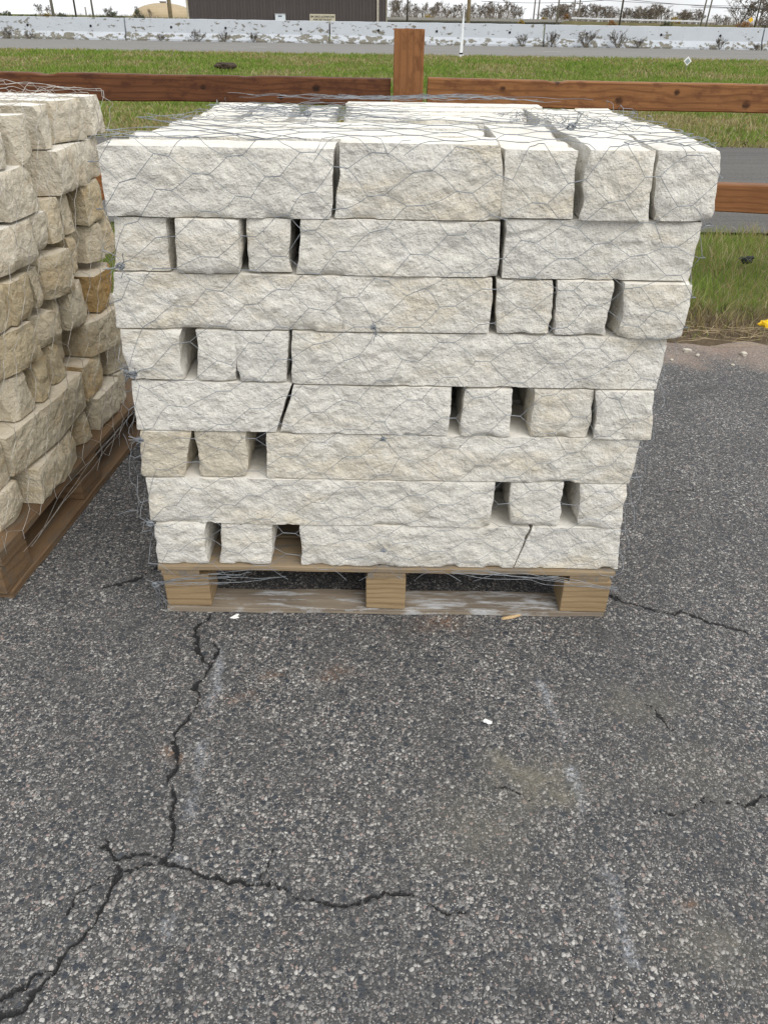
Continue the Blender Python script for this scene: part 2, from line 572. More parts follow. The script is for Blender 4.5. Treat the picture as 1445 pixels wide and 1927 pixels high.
def make_lot():
    xs = np.concatenate([[-60, -30, -15, -8, -5, -3.5, -2.5, -1.9, -1.5, -1.25], np.arange(-1.12, 1.32, 0.004), np.arange(1.35, 4.2, 0.035), [5, 6.5, 9, 15, 30, 60]])
    ys = np.concatenate([[-30, -12, -5, -2, -0.5, 0.2, 0.5], np.arange(0.57, 1.80, 0.004), np.arange(1.806, 2.8, 0.012), np.arange(2.84, 3.90, 0.035)])
    X, Y = np.meshgrid(xs, ys)
    # the far edge of the lot is broken and uneven
    edge = 3.80 + 0.05 * fbm(X * 1.5, 0 * X, 0, 5, 3) + 0.03 * vnoise(X * 9, 0 * X, 2, 6)
    wgt = sstep(2.8, 3.85, Y)
    Y = Y + wgt * (edge - 3.87)
    wob = 0.010 * fbm(X * 22, Y * 22, 0, 8, 3)
    wob2 = 0.010 * fbm(X * 22, Y * 22, 4, 9, 3)
    jag = fbm(X * 90, Y * 90, 0, 10, 2)
    jag2 = fbm(X * 90, Y * 90, 5, 13, 2)
    crack = np.zeros_like(X)
    for w, px in PX_CRACKS:
        pts = [tuple(on_ground(a, b)[:2]) for a, b in px]
        d = seg_dist(X + wob * 1.0 + jag * .0045, Y + wob2 * 1.0 + jag2 * .0045, pts)
        ww = w * .78 * (1.0 + 0.8 * vnoise(X * 24, Y * 24, 1, 12)) * (1 + 0.45 * jag)
        crack = np.maximum(crack, np.clip(1 - d / np.maximum(ww * 2.4, 0.003), 0, 1))
    chalk = np.zeros_like(X)
    for px in PX_CHALK:
        pts = [tuple(on_ground(a, b)[:2]) for a, b in px]
        d = seg_dist(X + wob, Y + wob2, pts)
        chalk = np.maximum(chalk, np.exp(-(d / 0.011) ** 2) * (.75 + .5 * vnoise(X * 14, Y * 14, 3, 44)))
    dust = np.zeros_like(X)
    for a, b, rx, ry, s in ((1010, 1470, .085, .05, 1.0), (960, 1450, .06, .04, .8), (1060, 1495, .04, .03, .8), (900, 1550, .12, .09, .4), (1320, 1450, .14, .08, .3), (1350, 1790, .10, .06, .4), (1200, 1330, .1, .05, .4)):
        p = on_ground(a, b)
        dust = np.maximum(dust, s * np.exp(-((X - p[0] + wob * 3) / rx) ** 2 - ((Y - p[1] + wob2 * 3) / ry) ** 2))
    rust = np.zeros_like(X)
    for a, b, rx, ry, s in ((305, 1418, .018, .012, 1.0), (325, 1425, .012, .010, 1.0), (500, 1275, .03, .015, .7), (635, 1268, .05, .022, .5), (445, 1310, .05, .02, .35), (1305, 1705, .02, .012, .5), (830, 1175, .07, .03, .6)):
        p = on_ground(a, b)
        rust = np.maximum(rust, s * np.exp(-((X - p[0] + wob * 2) / rx) ** 2 - ((Y - p[1] + wob2 * 2) / ry) ** 2))
    chalk = np.clip(chalk, 0, 1)
    Z = -0.006 * sstep(.5, .95, crack) + 0.0015 * fbm(X * 3, Y * 3, 0, 21, 2)
    nx = len(xs)
    j, i = np.meshgrid(np.arange(len(ys) - 1), np.arange(nx - 1), indexing='ij')
    a = (j * nx + i).ravel()
    F = np.stack([a, a + 1, a + nx + 1, a + nx], 1)
    V = np.stack([X, Y, Z], -1).reshape(-1, 3)

    m = Mat('aggregate_asphalt', 0.75, 0.35)
    c = m.coords()
    wv = m.noise(c, 60.0, 3, 0.5, out=1)
    cw = m.mix(0.012, c, wv, 'ADD')
    v1 = m.nt.nodes.new('ShaderNodeTexVoronoi')
    m.put(v1.inputs['Vector'], cw)
    v1.inputs['Scale'].default_value = 136.0
    v2 = m.nt.nodes.new('ShaderNodeTexVoronoi')
    m.put(v2.inputs['Vector'], cw)
    v2.inputs['Scale'].default_value = 285.0
    v3 = m.nt.nodes.new('ShaderNodeTexVoronoi')
    m.put(v3.inputs['Vector'], cw)
    v3.inputs['Scale'].default_value = 62.0
    sp1 = m.nt.nodes.new('ShaderNodeSeparateColor')
    m.put(sp1.inputs[0], v1.outputs['Color'])
    sp2 = m.nt.nodes.new('ShaderNodeSeparateColor')
    m.put(sp2.inputs[0], v2.outputs['Color'])
    sp3 = m.nt.nodes.new('ShaderNodeSeparateColor')
    m.put(sp3.inputs[0], v3.outputs['Color'])
    matrix = m.mix(m.rng(m.noise(c, 320.0, 4, 0.7), 0.35, 0.7), (0.032, 0.032, 0.033), (0.100, 0.098, 0.095))
    st = [(0.0, (0.036, 0.041, 0.049)), (0.24, (0.095, 0.094, 0.095)), (0.40, (0.17, 0.163, 0.157)), (0.55, (0.25, 0.238, 0.226)), (0.68, (0.20, 0.199, 0.198)), (0.78, (0.38, 0.36, 0.335)), (0.89, (0.30, 0.235, 0.21)), (0.94, (0.46, 0.445, 0.42))]
    s2c = m.ramp(sp2.outputs[0], st, 'CONSTANT')
    on2 = m.math('MULTIPLY', m.rng(v2.outputs['Distance'], 0.60, 0.42), m.rng(sp2.outputs[1], 0.20, 0.24))
    col = m.mix(on2, matrix, s2c)
    s1c = m.ramp(sp1.outputs[0], st, 'CONSTANT')
    on1 = m.math('MULTIPLY', m.rng(v1.outputs['Distance'], 0.60, 0.46), m.rng(sp1.outputs[1], 0.46, 0.50))
    col = m.mix(on1, col, s1c)
    # bigger dark slate pieces
    on3 = m.math('MULTIPLY', m.rng(v3.outputs['Distance'], 0.46, 0.36), m.rng(sp3.outputs[1], 0.86, 0.88))
    col = m.mix(on3, col, m.mix(sp3.outputs[2], (0.028, 0.034, 0.042), (0.06, 0.066, 0.075)))
    # traffic grime, broad tonal drift
    big = m.noise(c, 2.3, 4, 0.6)
    col = m.mix(m.rng(big, 0.42, 0.72, 0, 0.45), col, (0.047, 0.048, 0.050))
    mid = m.noise(c, 9.0, 4, 0.65)
    col = m.mix(m.rng(mid, 0.50, 0.8, 0, 0.40), col, (0.09, 0.087, 0.083))
    drk = m.noise(c, 5.0, 5, 0.7, dist=0.5)
    col = m.mix(m.rng(drk, 0.56, 0.72, 0, 0.5), col, (0.028, 0.028, 0.03))

    def attr(nm):
        return m.n('Attribute', out='Fac', attribute_name=nm)
    brk = m.rng(m.noise(c, 75.0, 5, 0.7), 0.40, 0.62)
    col = m.mix(m.math('MULTIPLY', attr('dust'), m.rng(mid, 0.3, 0.6, 0.5, 0.95)), col, m.mix(brk, (0.12, 0.11, 0.085), (0.19, 0.175, 0.135)))
    col = m.mix(m.math('MULTIPLY', attr('rust'), brk), col, (0.22, 0.115, 0.055))
    col = m.mix(m.math('MULTIPLY', m.math('MULTIPLY', attr('chalk'), m.rng(m.noise(c, 140.0, 4, 0.7), 0.42, 0.60)), 0.52), col, (0.48, 0.51, 0.56))
    # sand blown over the lot's broken edge
    sx = m.nt.nodes.new('ShaderNodeSeparateXYZ')
    m.put(sx.inputs[0], c)
    sand = m.math('MULTIPLY', m.rng(m.math('ADD', sx.outputs[1], m.math('MULTIPLY', m.math('SUBTRACT', m.noise(c, 3.5, 5, 0.65), 0.5), 0.9)), 3.50, 3.80), m.rng(brk, 0, 1, 0.45, 1.0))
    col = m.mix(sand, col, m.mix(m.noise(c, 6.0, 4), (0.25, 0.165, 0.125), (0.34, 0.285, 0.23)))
    ck = attr('crack')
    ck = m.math('ADD', ck, m.math('ADD', m.math('MULTIPLY', m.math('SUBTRACT', m.noise(c, 150.0, 4, 0.7), 0.5), 0.9), m.math('MULTIPLY', m.math('SUBTRACT', sp2.outputs[2], 0.5), 0.22)))
    ck = m.math('MULTIPLY', ck, m.rng(attr('crack'), 0.02, 0.3))
    col = m.mix(m.rng(ck, 0.30, 0.75, 0, 0.5), col, (0.045, 0.043, 0.042))
    col = m.mix(m.rng(ck, 0.52, 0.68), col, (0.015, 0.015, 0.016))
    m.color(col)
    m.put(m.b.inputs['Roughness'], m.mix(on3, m.mix(on1, (0.85,) * 3, (0.62,) * 3), (0.45,) * 3))
    h = m.math('ADD', m.math('MULTIPLY', m.math('MULTIPLY', m.math('SUBTRACT', 0.6, v1.outputs['Distance']), on1), 1.0), m.math('MULTIPLY', m.math('MULTIPLY', m.math('SUBTRACT', 0.6, v2.outputs['Distance']), on2), 0.5))
    m.bump(h, 0.7, 0.006)
    me = mesh_from('parking_lot', V, F, [m.m], smooth=True, attrs=dict(crack=crack.ravel(), chalk=chalk.ravel(), dust=dust.ravel(), rust=rust.ravel()))
    return tag(obj('parking_lot', me), kind='structure')


make_lot()


def road_material(name, lo, hi, streak):
    m = Mat(name, 0.95, 0.08)
    c = m.coords()
    f = m.noise(m.n('Mapping', {'Vector': c, 'Scale': (0.12, 2.2, 1)}), streak, 5, 0.6)
    g = m.noise(c, 45.0, 4, 0.7)
    col = m.mix(m.rng(f, 0.35, 0.65), lo, hi)
    col = m.mix(m.rng(g, 0.45, 0.75, 0, 0.6), col, tuple(v * 1.7 for v in hi))
    col = m.mix(m.rng(g, 0.45, 0.25, 0, 0.6), col, tuple(v * 0.55 for v in lo))
    m.color(col)
    m.bump(g, 0.4, 0.01)
    return m.m


def strip(name, y0, y1, zoff, mat, xs, edge_amp, seed, ny=14):
    """a road sheet with slightly ragged long edges that follows the terrain"""
    t = np.linspace(0, 1, ny)
    T, X = np.meshgrid(t, xs, indexing='ij')
    e0 = y0 + edge_amp * fbm(X * 1.3, 0 * X, 0, seed, 3)
    e1 = y1 + edge_amp * fbm(X * 1.3, 0 * X, 0, seed + 9, 3)
    Y = e0 * (1 - T) + e1 * T
    Z = ground_z(Y) + zoff
    nx = len(xs)
    j, i = np.meshgrid(np.arange(ny - 1), np.arange(nx - 1), indexing='ij')
    a = (j * nx + i).ravel()
    F = np.stack([a, a + 1, a + nx + 1, a + nx], 1)
    return tag(obj(name, mesh_from(name, np.stack([X, Y, Z], -1).reshape(-1, 3), F, [mat], smooth=True)), kind='structure')


XR = np.concatenate([[-900, -300, -120, -60], np.linspace(-32, 32, 321), [60, 120, 300, 900]])
strip('service_road', 6.42, 11.55, 0.022, road_material('service_asphalt', (0.092, 0.089, 0.085), (0.125, 0.121, 0.115), 3.0), XR, 0.05, 31)
strip('highway', 31.6, 46.0, 0.014, road_material('highway_concrete', (0.165, 0.16, 0.15), (0.22, 0.213, 0.20), 2.0), XR, 0.06, 41)


def paint_dash(x0, x1, y, w=0.12):
    b = MB()
    z = float(ground_z(y)) + 0.014 + 0.006
    n = 6
    for i in range(n):
        a, c = x0 + (x1 - x0) * i / n, x0 + (x1 - x0) * (i + 1) / n
        k = len(b.v)
        b.v += [(a, y, z), (c, y, z), (c, y + w, z), (a, y + w, z)]
        b.f.append([k, k + 1, k + 2, k + 3])
    return b


m_paint = plain('road_paint', (0.62, 0.62, 0.60), 0.7, var=0.2)
hw = bpy.data.objects['highway']
for px_ in (485, -60, 1040, 1580):
    p = at(px_, 86, 36.5)
    paint_dash(p[0] - 0.35, p[0] + 0.35, 36.5).build('lane_dash', m_paint, hw)


# ------------------------------------------------------------------ grass
def blades(name, n, sample, hgt, wid, seed, palette, label, lean=0.5, flat=0.0):
    rng = np.random.default_rng(seed)
    x, y = sample(rng, n)
    n = len(x)
    g1 = fbm(x * 0.7, y * 0.7, 0, seed, 3)
    g2 = fbm(x * 3.1, y * 3.1, 1, seed + 4, 2)
    z = ground_z(y) + np.where((y > 13) & (y < 30), 0.05 * vnoise(x * 0.35, y * 0.35, 0, 3), 0.0) - 0.004
    a = rng.uniform(0, 2 * math.pi, n)
    h = hgt(x, y) * rng.uniform(0.5, 1.25, n) * (1 + 0.35 * g2)
    w = wid(x, y) * rng.uniform(0.7, 1.3, n)
    ln = (lean * rng.uniform(0.1, 1.0, n) + flat * rng.uniform(0, 1, n)) * h
    la = rng.uniform(0, 2 * math.pi, n)
    dx, dy = np.cos(la) * ln, np.sin(la) * ln
    wx, wy = np.cos(a) * w * 0.5, np.sin(a) * w * 0.5
    hz = h * np.where(rng.random(n) < flat, 0.25, 1.0)
    P = np.zeros((n, 5, 3))
    P[:, 0] = np.stack([x - wx, y - wy, z], 1)
    P[:, 1] = np.stack([x + wx, y + wy, z], 1)
    P[:, 2] = np.stack([x - wx * .7 + dx * .35, y - wy * .7 + dy * .35, z + hz * .6], 1)
    P[:, 3] = np.stack([x + wx * .7 + dx * .35, y + wy * .7 + dy * .35, z + hz * .6], 1)
    P[:, 4] = np.stack([x + dx, y + dy, z + hz], 1)
    b = np.arange(n) * 5
    Q = np.stack([b, b + 1, b + 3, b + 2], 1)
    T = np.stack([b + 2, b + 3, b + 4], 1)
    col = palette(rng, x, y, g1, g2, n)
    C = np.repeat(col, 5, axis=0)
    m = Mat(name + '_blades', 0.7, 0.2)
    cc = m.n('Attribute', out='Color', attribute_name='tint')
    m.color(cc)
    tr = m.nt.nodes.new('ShaderNodeBsdfTranslucent')
    m.put(tr.inputs[0], cc)
    ms = m.nt.nodes.new('ShaderNodeMixShader')
    ms.inputs[0].default_value = 0.45
    m.nt.links.new(m.b.outputs[0], ms.inputs[1])
    m.nt.links.new(tr.outputs[0], ms.inputs[2])
    m.nt.links.new(ms.outputs[0], m.nt.nodes['Material Output'].inputs[0])
    return tag(obj(name, mesh_from(name, P.reshape(-1, 3), [Q, T], [m.m], colors=C)), label, 'grass', kind='stuff')


GREEN = np.array([[0.145, 0.225, 0.034], [0.185, 0.265, 0.045], [0.105, 0.17, 0.028], [0.23, 0.27, 0.07]])
STRAW = np.array([[0.33, 0.27, 0.13], [0.26, 0.20, 0.09], [0.22, 0.215, 0.08], [0.40, 0.35, 0.21]])
BROWN = np.array([[0.11, 0.08, 0.045], [0.15, 0.11, 0.06], [0.07, 0.055, 0.035]])


def verge_sample(rng, n):
    x = rng.uniform(-4.2, 5.2, n)
    y = 3.86 + 2.62 * rng.random(n)
    e = 3.98 + 0.10 * fbm(x * 1.7, 0 * x, 0, 77, 3)
    keep = (y > e + 0.25 * rng.random(n) ** 2) & (y < 6.42 + 0.08 * rng.random(n))
    hidden = (x > -0.55) & (x < 0.5) & (y < 5.4)
    keep &= ~(hidden & (rng.random(n) < 0.6))
    return x[keep], y[keep]


def verge_pal(rng, x, y, g1, g2, n):
    dead = sstep(5.0, 4.15, y) * 0.75 + 0.28 * g1 + 0.27 + 0.25 * g2 + 0.35 * sstep(6.1, 6.4, y)
    r = rng.random(n)
    G, S, B = GREEN[rng.integers(0, 4, n)], STRAW[rng.integers(0, 4, n)], BROWN[rng.integers(0, 3, n)]
    c = np.where((r < dead)[:, None], S, G)
    c = np.where(((y < 4.5) & (rng.random(n) < 0.45))[:, None], B, c)
    return c * rng.uniform(0.95, 1.45, (n, 1))


blades('verge_grass', 62000, verge_sample, lambda x, y: 0.042 + 0.045 * sstep(4.0, 4.9, y), lambda x, y: 0.0045 + 0 * x, 5, verge_pal,
       'patchy green and straw grass between the parking lot and the service road', lean=1.1, flat=0.2)


def bank_sample(rng, n):
    u = rng.random(n)
    y = 11.45 * (31.7 / 11.45) ** (u ** 0.9)
    x = rng.uniform(-1, 1, n) * (3.2 + 0.60 * y)
    return x, y


def bank_pal(rng, x, y, g1, g2, n):
    r = rng.random(n)
    mid = sstep(13.0, 16.5, y) * (1 - sstep(29.5, 31.3, y) * 0.7)
    green = 0.24 + 0.46 * mid + 0.5 * g1 + 0.2 * g2
    G, S = GREEN[rng.integers(0, 4, n)], STRAW[rng.integers(0, 4, n)]
    c = np.where((r < green)[:, None], G, S)
    dk = rng.random(n) < 0.3 * sstep(12.4, 11.5, y)
    c = np.where(dk[:, None], BROWN[rng.integers(0, 3, n)], c)
    return c * rng.uniform(0.9, 1.4, (n, 1))


blades('bank_grass', 210000, bank_sample, lambda x, y: 0.070 + 0.015 * sstep(14, 20, y), lambda x, y: 0.0075 + 0.00072 * y, 15, bank_pal,
       'long green and straw grass on the bank between the two roads', lean=1.1)


# ------------------------------------------------------------------ stone blocks
def chips2(x, z, cell, seed, slope=.28, curv=5.0):
    """upper envelope of tilted little paraboloids: the scalloped look of a split face"""
    gx, gz = np.floor(x / cell), np.floor(z / cell)
    best = np.full(np.shape(x), -9.0, np.float32)
    for dx in (-1, 0, 1):
        for dz in (-1, 0, 1):
            ix, iz = (gx + dx).astype(np.int64), (gz + dz).astype(np.int64)
            h = (ix * 73856093) ^ (iz * 19349663) ^ (seed * 83492791)
            h = (h ^ (h >> 9)) * 668265263
            r = [_T[((h >> k) + 977 * k) & 0x3FFFF] for k in (5, 9, 13, 17, 21)]
            sx, sz = (ix + .5 + .45 * r[0]) * cell, (iz + .5 + .45 * r[1]) * cell
            ex, ez = x - sx, z - sz
            best = np.maximum(best, .10 * cell * r[2] + slope * (r[3] * ex + r[4] * ez) - curv * (ex * ex + ez * ez))
    return best


def stone_mesh(name, xlt, xrt, xlb, xrb, z0, z1, y0, y1, seed, cell=0.005, side_cell=0.010, front=0.008, side=0.006, back=0.006,
               mats=None, grooves=(), rough=1.0, top=0.0006, pillow=0.005, chip=1.0, facets=(), chipk=.38):
    """a block sawn on top and bottom and split on its four sides. Local frame: origin at the middle of its base."""
    mats = mats or (M_SPLIT, M_SAWN)
    W, D, Hh = max(xrt - xlt, xrb - xlb), y1 - y0, z1 - z0
    nx, nz = max(4, int(W / cell)), max(4, int(Hh / cell))
    ny = max(4, int(D / side_cell))
    cx, cy = (xlt + xrt + xlb + xrb) / 4, (y0 + y1) / 2

    def place(u, v, w, is_top):
        # u,v,w in 0..1 -> displaced point
        xl = xlb + (xlt - xlb) * w
        xr = xrb + (xrt - xrb) * w
        X = xl + (xr - xl) * u
        Y = y0 + D * v
        Z = z0 + Hh * w
        s = seed * 7
        # split left and right sides
        def sidef(k, amp):
            a = fbm(Y * 7, Z * 9, 3.3 * k, s + k, 4, 0.55)
            return amp * (1.2 * a + 0.5 * np.abs(vnoise(Y * 30, Z * 30, k, s + 5 + k)))
        lo, ro = sidef(1, side), sidef(2, side)
        X = X + lo * (1 - u) - ro * u
        # split front and back
        def facef(k, amp):
            a = fbm(X * 6.5, Z * 8, 9.1 * k, s + 10 + k, 3, 0.5)
            b = np.abs(vnoise(X * 19 + a, Z * 24, k, s + 14)) - 0.35
            c_ = fbm(X * 48, Z * 60, k, s + 16, 3, 0.6)
            if k == 2:
                return amp * (0.75 * a + 0.50 * b * rough + 0.34 * c_ * rough)
            wx, wz = X + .006 * c_, Z + .006 * vnoise(X * 40, Z * 40, 3, s + 18)
            ch = chips2(wx * .8 + .35 * wz, wz - .2 * wx, .042, s + 40) - .6 * chips2(wx - .3 * wz, wz, .024, s + 41)
            return amp * (0.50 * a + 0.30 * b * rough + 0.26 * c_ * rough) - chipk * ch
        fo = facef(1, front)
        # arrises: the split face rolls back near the vertical edges, chips near the sawn edges
        eu = np.minimum(u, 1 - u) * W
        ew = np.minimum(w, 1 - w) * Hh
        chn = np.clip(fbm(X * 17, Z * 17, 2, s + 20, 3) + 0.15, 0, 1)
        fo = fo * (1 - .70 * np.exp(-ew / .011)) * (1 - .35 * np.exp(-eu / .012))
        fo = fo + pillow * (1.6 * np.exp(-eu / 0.007) + 0.6 * np.exp(-ew / 0.006)) + chip * 0.010 * np.clip(chn - .35, 0, 1) * 1.6 * np.exp(-ew / 0.008)
        for fa, fb, fc in facets:
            fo = fo + np.maximum(0, fa * (X - cx) / W + fb * (w - .5) + fc)
        for pts, gw, gd in grooves:
            d = seg_dist(X + 0.0035 * fbm(X * 40, Z * 40, 0, s + 30, 2), Z + 0 * X, pts)
            fo = fo + gd * np.exp(-(d / gw) ** 2)
        Y = Y + fo * (1 - v) - facef(2, back) * v
        # small corner losses
        ch2 = np.clip(vnoise(X * 23, Y * 23, 1, s + 22) - 0.1, 0, 1)
        ev = np.minimum(v, 1 - v) * D
        edge = np.minimum(eu, ev)
        Z = Z - is_top * min(chip, 1.0) * 0.008 * ch2 * np.exp(-edge / 0.008)
        if top:
            Z = Z + np.where(w > 0.5, 1, -1) * (ew < 1e-6) * top * fbm(X * 9, Y * 9, 5, s + 25, 3)
        return np.stack([X - cx, Y - cy, Z - z0], -1)

    V, F, MI, n = [], [], [], 0

    def grid(U, Vv, Wv, mi, flip, is_top=0.0):
        nonlocal n
        a, b = U.shape
        P = place(U, Vv, Wv, is_top).reshape(-1, 3)
        j, i = np.meshgrid(np.arange(a - 1), np.arange(b - 1), indexing='ij')
        k = (j * b + i).ravel() + n
        q = np.stack([k, k + 1, k + b + 1, k + b], 1)
        F.append(q[:, ::-1] if flip else q)
        V.append(P)
        MI.append(np.full(len(q), mi))
        n += len(P)
    lu, lv, lw = np.linspace(0, 1, nx + 1), np.linspace(0, 1, ny + 1), np.linspace(0, 1, nz + 1)
    lxs = np.linspace(0, 1, max(4, int(W / side_cell)) + 1)
    lws = np.linspace(0, 1, max(4, int(Hh / side_cell)) + 1)
    g = np.meshgrid(lw, lu, indexing='ij')
    grid(g[1], 0 * g[0], g[0], 0, False)                      # front
    g = np.meshgrid(lws, lxs, indexing='ij')
    grid(g[1], 0 * g[0] + 1, g[0], 0, True)                   # back
    g = np.meshgrid(lw, lv, indexing='ij')
    grid(0 * g[0], g[1], g[0], 0, True)                       # left
    grid(0 * g[0] + 1, g[1], g[0], 0, False)                  # right
    g = np.meshgrid(lv, lu, indexing='ij')
    grid(g[1], g[0], 0 * g[0] + 1, 1, False, 1.0)             # top
    grid(g[1], g[0], 0 * g[0], 1, True)                       # bottom
    me = mesh_from(name, np.concatenate(V), F, mats, np.concatenate(MI), smooth=True)
    return me, (cx, cy, z0)


FY = 1.662
ORD = ['first', 'second', 'third', 'fourth', 'fifth', 'sixth', 'seventh', 'eighth']
CNAME = ['the top course', 'the second course down', 'the third course down', 'the fourth course down', 'the fifth course down', 'the sixth course down', 'the course above the bottom one', 'the bottom course']
# per course, from the left: (x left top, x right top, x left bottom, x right bottom, z bottom, z top, y of face offset, depth)
PALE = [
    [(-.581, -.106, -.583, -.117, 1.050, 1.184, 0, .105), (-.101, .223, -.111, .231, 1.0515, 1.195, .004, .115), (.228, .370, .234, .374, 1.059, 1.187, -.002, .46), (.392, .524, .393, .533, 1.058, 1.191, -.012, .56), (.530, .652, .541, .658, 1.058, 1.191, -.006, .52)],
    [(-.569, -.460, -.586, -.462, .937, 1.047, .008, .9), (-.440, -.310, -.450, -.320, .937, 1.048, -.012, .7), (-.292, -.203, -.299, -.206, .939, 1.050, .006, .8), (-.186, .232, -.195, .233, .936, 1.0495, .002, .17), (.238, .651, .244, .652, .934, 1.056, .006, .2)],
    [(-.589, .225, -.605, .232, .811, .934, .004, .17), (.238, .356, .242, .367, .813, .931, .002, .6), (.360, .486, .371, .484, .813, .932, -.002, .7), (.508, .651, .514, .651, .811, .931, -.012, .95)],
    [(-.593, -.452, -.594, -.472, .690, .808, .0, .95), (-.426, -.341, -.439, -.344, .688, .808, .004, .8), (-.339, -.222, -.341, -.229, .687, .808, .004, .9), (-.213, .629, -.220, .630, .683, .808, .004, .18)],
    [(-.590, -.219, -.600, -.262, .558, .684, .004, .19), (-.214, .150, -.250, .158, .556, .680, .002, .18), (.180, .301, .181, .301, .556, .677, .0, .6), (.345, .481, .352, .490, .556, .679, .004, .7), (.488, .625, .502, .637, .556, .680, -.006, .95)],
    [(-.589, -.471, -.604, -.492, .430, .556, .0, .95), (-.466, -.326, -.462, -.346, .430, .555, .006, .6), (-.291, .616, -.295, .616, .429, .554, .004, .19)],
    [(-.596, .278, -.608, .278, .293, .427, .0, .19), (.317, .447, .325, .448, .296, .427, .004, .55), (.492, .616, .504, .625, .294, .427, .004, .95)],
    [(-.596, -.460, -.609, -.469, .161, .292, .0, .95), (-.428, -.289, -.435, -.303, .161, .291, .004, .7), (-.219, .383, -.221, .350, .161, .291, .004, .18), (.386, .619, .353, .629, .161, .293, .006, .2)],
]
EXTRA = {(0, 0): 'long block at the left front corner, broken off on its right', (0, 1): 'block right of the wavy dark joint at the front',
         (1, 1): 'nearly square block that juts out below the long corner block', (2, 0): 'very long block with two hairline cracks',
         (3, 3): 'very long grey-cream block under the square ones', (4, 0): 'block with a slanting right end', (5, 1): 'block with a tan broken left half',
         (5, 2): 'longest block with a brown speck', (6, 0): 'very long block left of two open gaps', (7, 2): 'long block with a rusty spot at its left end', (7, 3): 'short block right of a thin crack at the lower right corner'}
GROOVES = {(2, 0): [([(.005 - .11, .90), (-.115, .868), (-.098, .842), (-.10, .815)], .0022, .007), ([(-.468, .868), (-.470, .835), (-.472, .812)], .0018, .005)],
           (7, 2): [([(.355, .25), (.33, .215), (.325, .17)], .0016, .004)],
           (1, 3): [([(-.02, .99), (.01, .975), (.03, .978)], .004, .003)],
           (1, 4): [([(.245, 1.02), (.30, 1.03), (.335, 1.05)], .0035, .005)]}
k_seed = 100
for ci, course in enumerate(PALE):
    for si, (a, b, c_, d, z0, z1, yo, dep) in enumerate(course):
        k_seed += 1
        header = (b - a) < 0.16
        gr = GROOVES.get((ci, si), ())
        me, loc = stone_mesh('limestone_block', a, b, c_, d, z0 + .0007, z1 - .0007, FY + yo, FY + yo + dep, k_seed, cell=0.0045, side_cell=0.011,
                             front=0.0085 if not header else 0.0075, side=0.006 if header else 0.004, grooves=gr, pillow=0.0028 if header else 0.0012,
                             mats=(M_CREAM, M_SAWN) if (ci, si) in ((5, 1), (5, 0)) else None)
        o = obj('limestone_block', me, None, loc)
        n_ = len(course)
        where = 'leftmost' if si == 0 else ('rightmost' if si == n_ - 1 else ORD[si] + ' from the left')
        ex = EXTRA.get((ci, si))
        if ex:
            lab = 'pale limestone %s, %s in %s' % (ex, where, CNAME[ci])
        else:
            lab = 'pale %s limestone block, %s in %s' % ('square-ended' if header else 'long', where, CNAME[ci])
        if len(lab.split()) > 16:
            lab = 'pale limestone %s, in %s' % (ex, CNAME[ci])
        if len(lab.split()) > 16:
            lab = 'pale limestone %s' % ex
        tag(o, lab, 'stone block', 'pale limestone blocks stacked on the middle pallet')

# the rest of the top course: (x0, x1, y0, y1, top z, description)
TOPS = [
    (-.555, .02, 1.782, 1.868, 1.187, 'long sawn limestone strip right behind the front row on top, left'),
    (.028, .214, 1.786, 1.868, 1.185, 'short sawn limestone strip behind the front row on top'),
    (-.530, .215, 1.880, 1.985, 1.184, 'long limestone strip on top, third row back'),
    (-.520, .212, 1.998, 2.100, 1.186, 'long limestone strip on top, fourth row back'),
    (-.500, -.385, 2.118, 2.58, 1.186, 'limestone block lying endways at the back left corner of the top'),
    (-.372, -.262, 2.118, 2.56, 1.184, 'limestone block lying endways on top, second from the back left corner'),
    (-.235, -.150, 2.118, 2.47, 1.188, 'limestone block on top beside the dark notch behind'),
    (-.118, .345, 2.165, 2.280, 1.187, 'limestone strip on top behind the long right-hand block, nearest of the back rows'),
    (-.110, .36, 2.292, 2.385, 1.186, 'limestone strip on top, second of the back right rows'),
    (-.120, .37, 2.395, 2.500, 1.188, 'limestone strip on top, third of the back right rows'),
    (-.125, .44, 2.512, 2.62, 1.190, 'limestone strip along the rear edge of the top'),
    (.385, .53, 2.235, 2.50, 1.188, 'limestone block on top, behind the block with the tan groove beside it'),
    (.540, .638, 2.195, 2.56, 1.186, 'limestone block at the rear of the right edge of the top'),
]
for (x0, x1, y0, y1, z1, lab) in TOPS:
    k_seed += 1
    me, loc = stone_mesh('limestone_block', x0, x1, x0 - .004, x1 + .004, 1.0515, z1, y0, y1, k_seed, cell=0.012, side_cell=0.012, front=.007, side=.007, chip=1.3)
    tag(obj('limestone_block', me, None, loc), lab, 'stone block', 'pale limestone blocks stacked on the middle pallet')

# second and third rows behind the long front blocks (they carry the top course)
BEHIND = []
for ci, course in enumerate(PALE[1:], 1):
    for (a, b, c_, d, z0, z1, yo, dep) in course:
        if ci == 1:
            z1 = min(z1, 1.0495)
        if dep < 0.25:
            BEHIND.append((max(a, c_) + .01, min(b, d) - .01, z0, z1, FY + dep + .03, FY + .55, ci))
            BEHIND.append((max(a, c_) + .02, min(b, d) - .004, z0, z1, FY + .57, FY + .97, ci))
for i, (x0, x1, z0, z1, y0, y1, ci) in enumerate(BEHIND):
    k_seed += 1
    me, loc = stone_mesh('limestone_block', x0, x1, x0, x1, z0 + .0007, z1 - .0007, y0, y1, k_seed, cell=0.03, side_cell=0.02)
    tag(obj('limestone_block', me, None, loc), 'pale limestone block hidden behind the front row of %s' % CNAME[ci], 'stone block', 'pale blocks in the core of %s' % CNAME[ci])

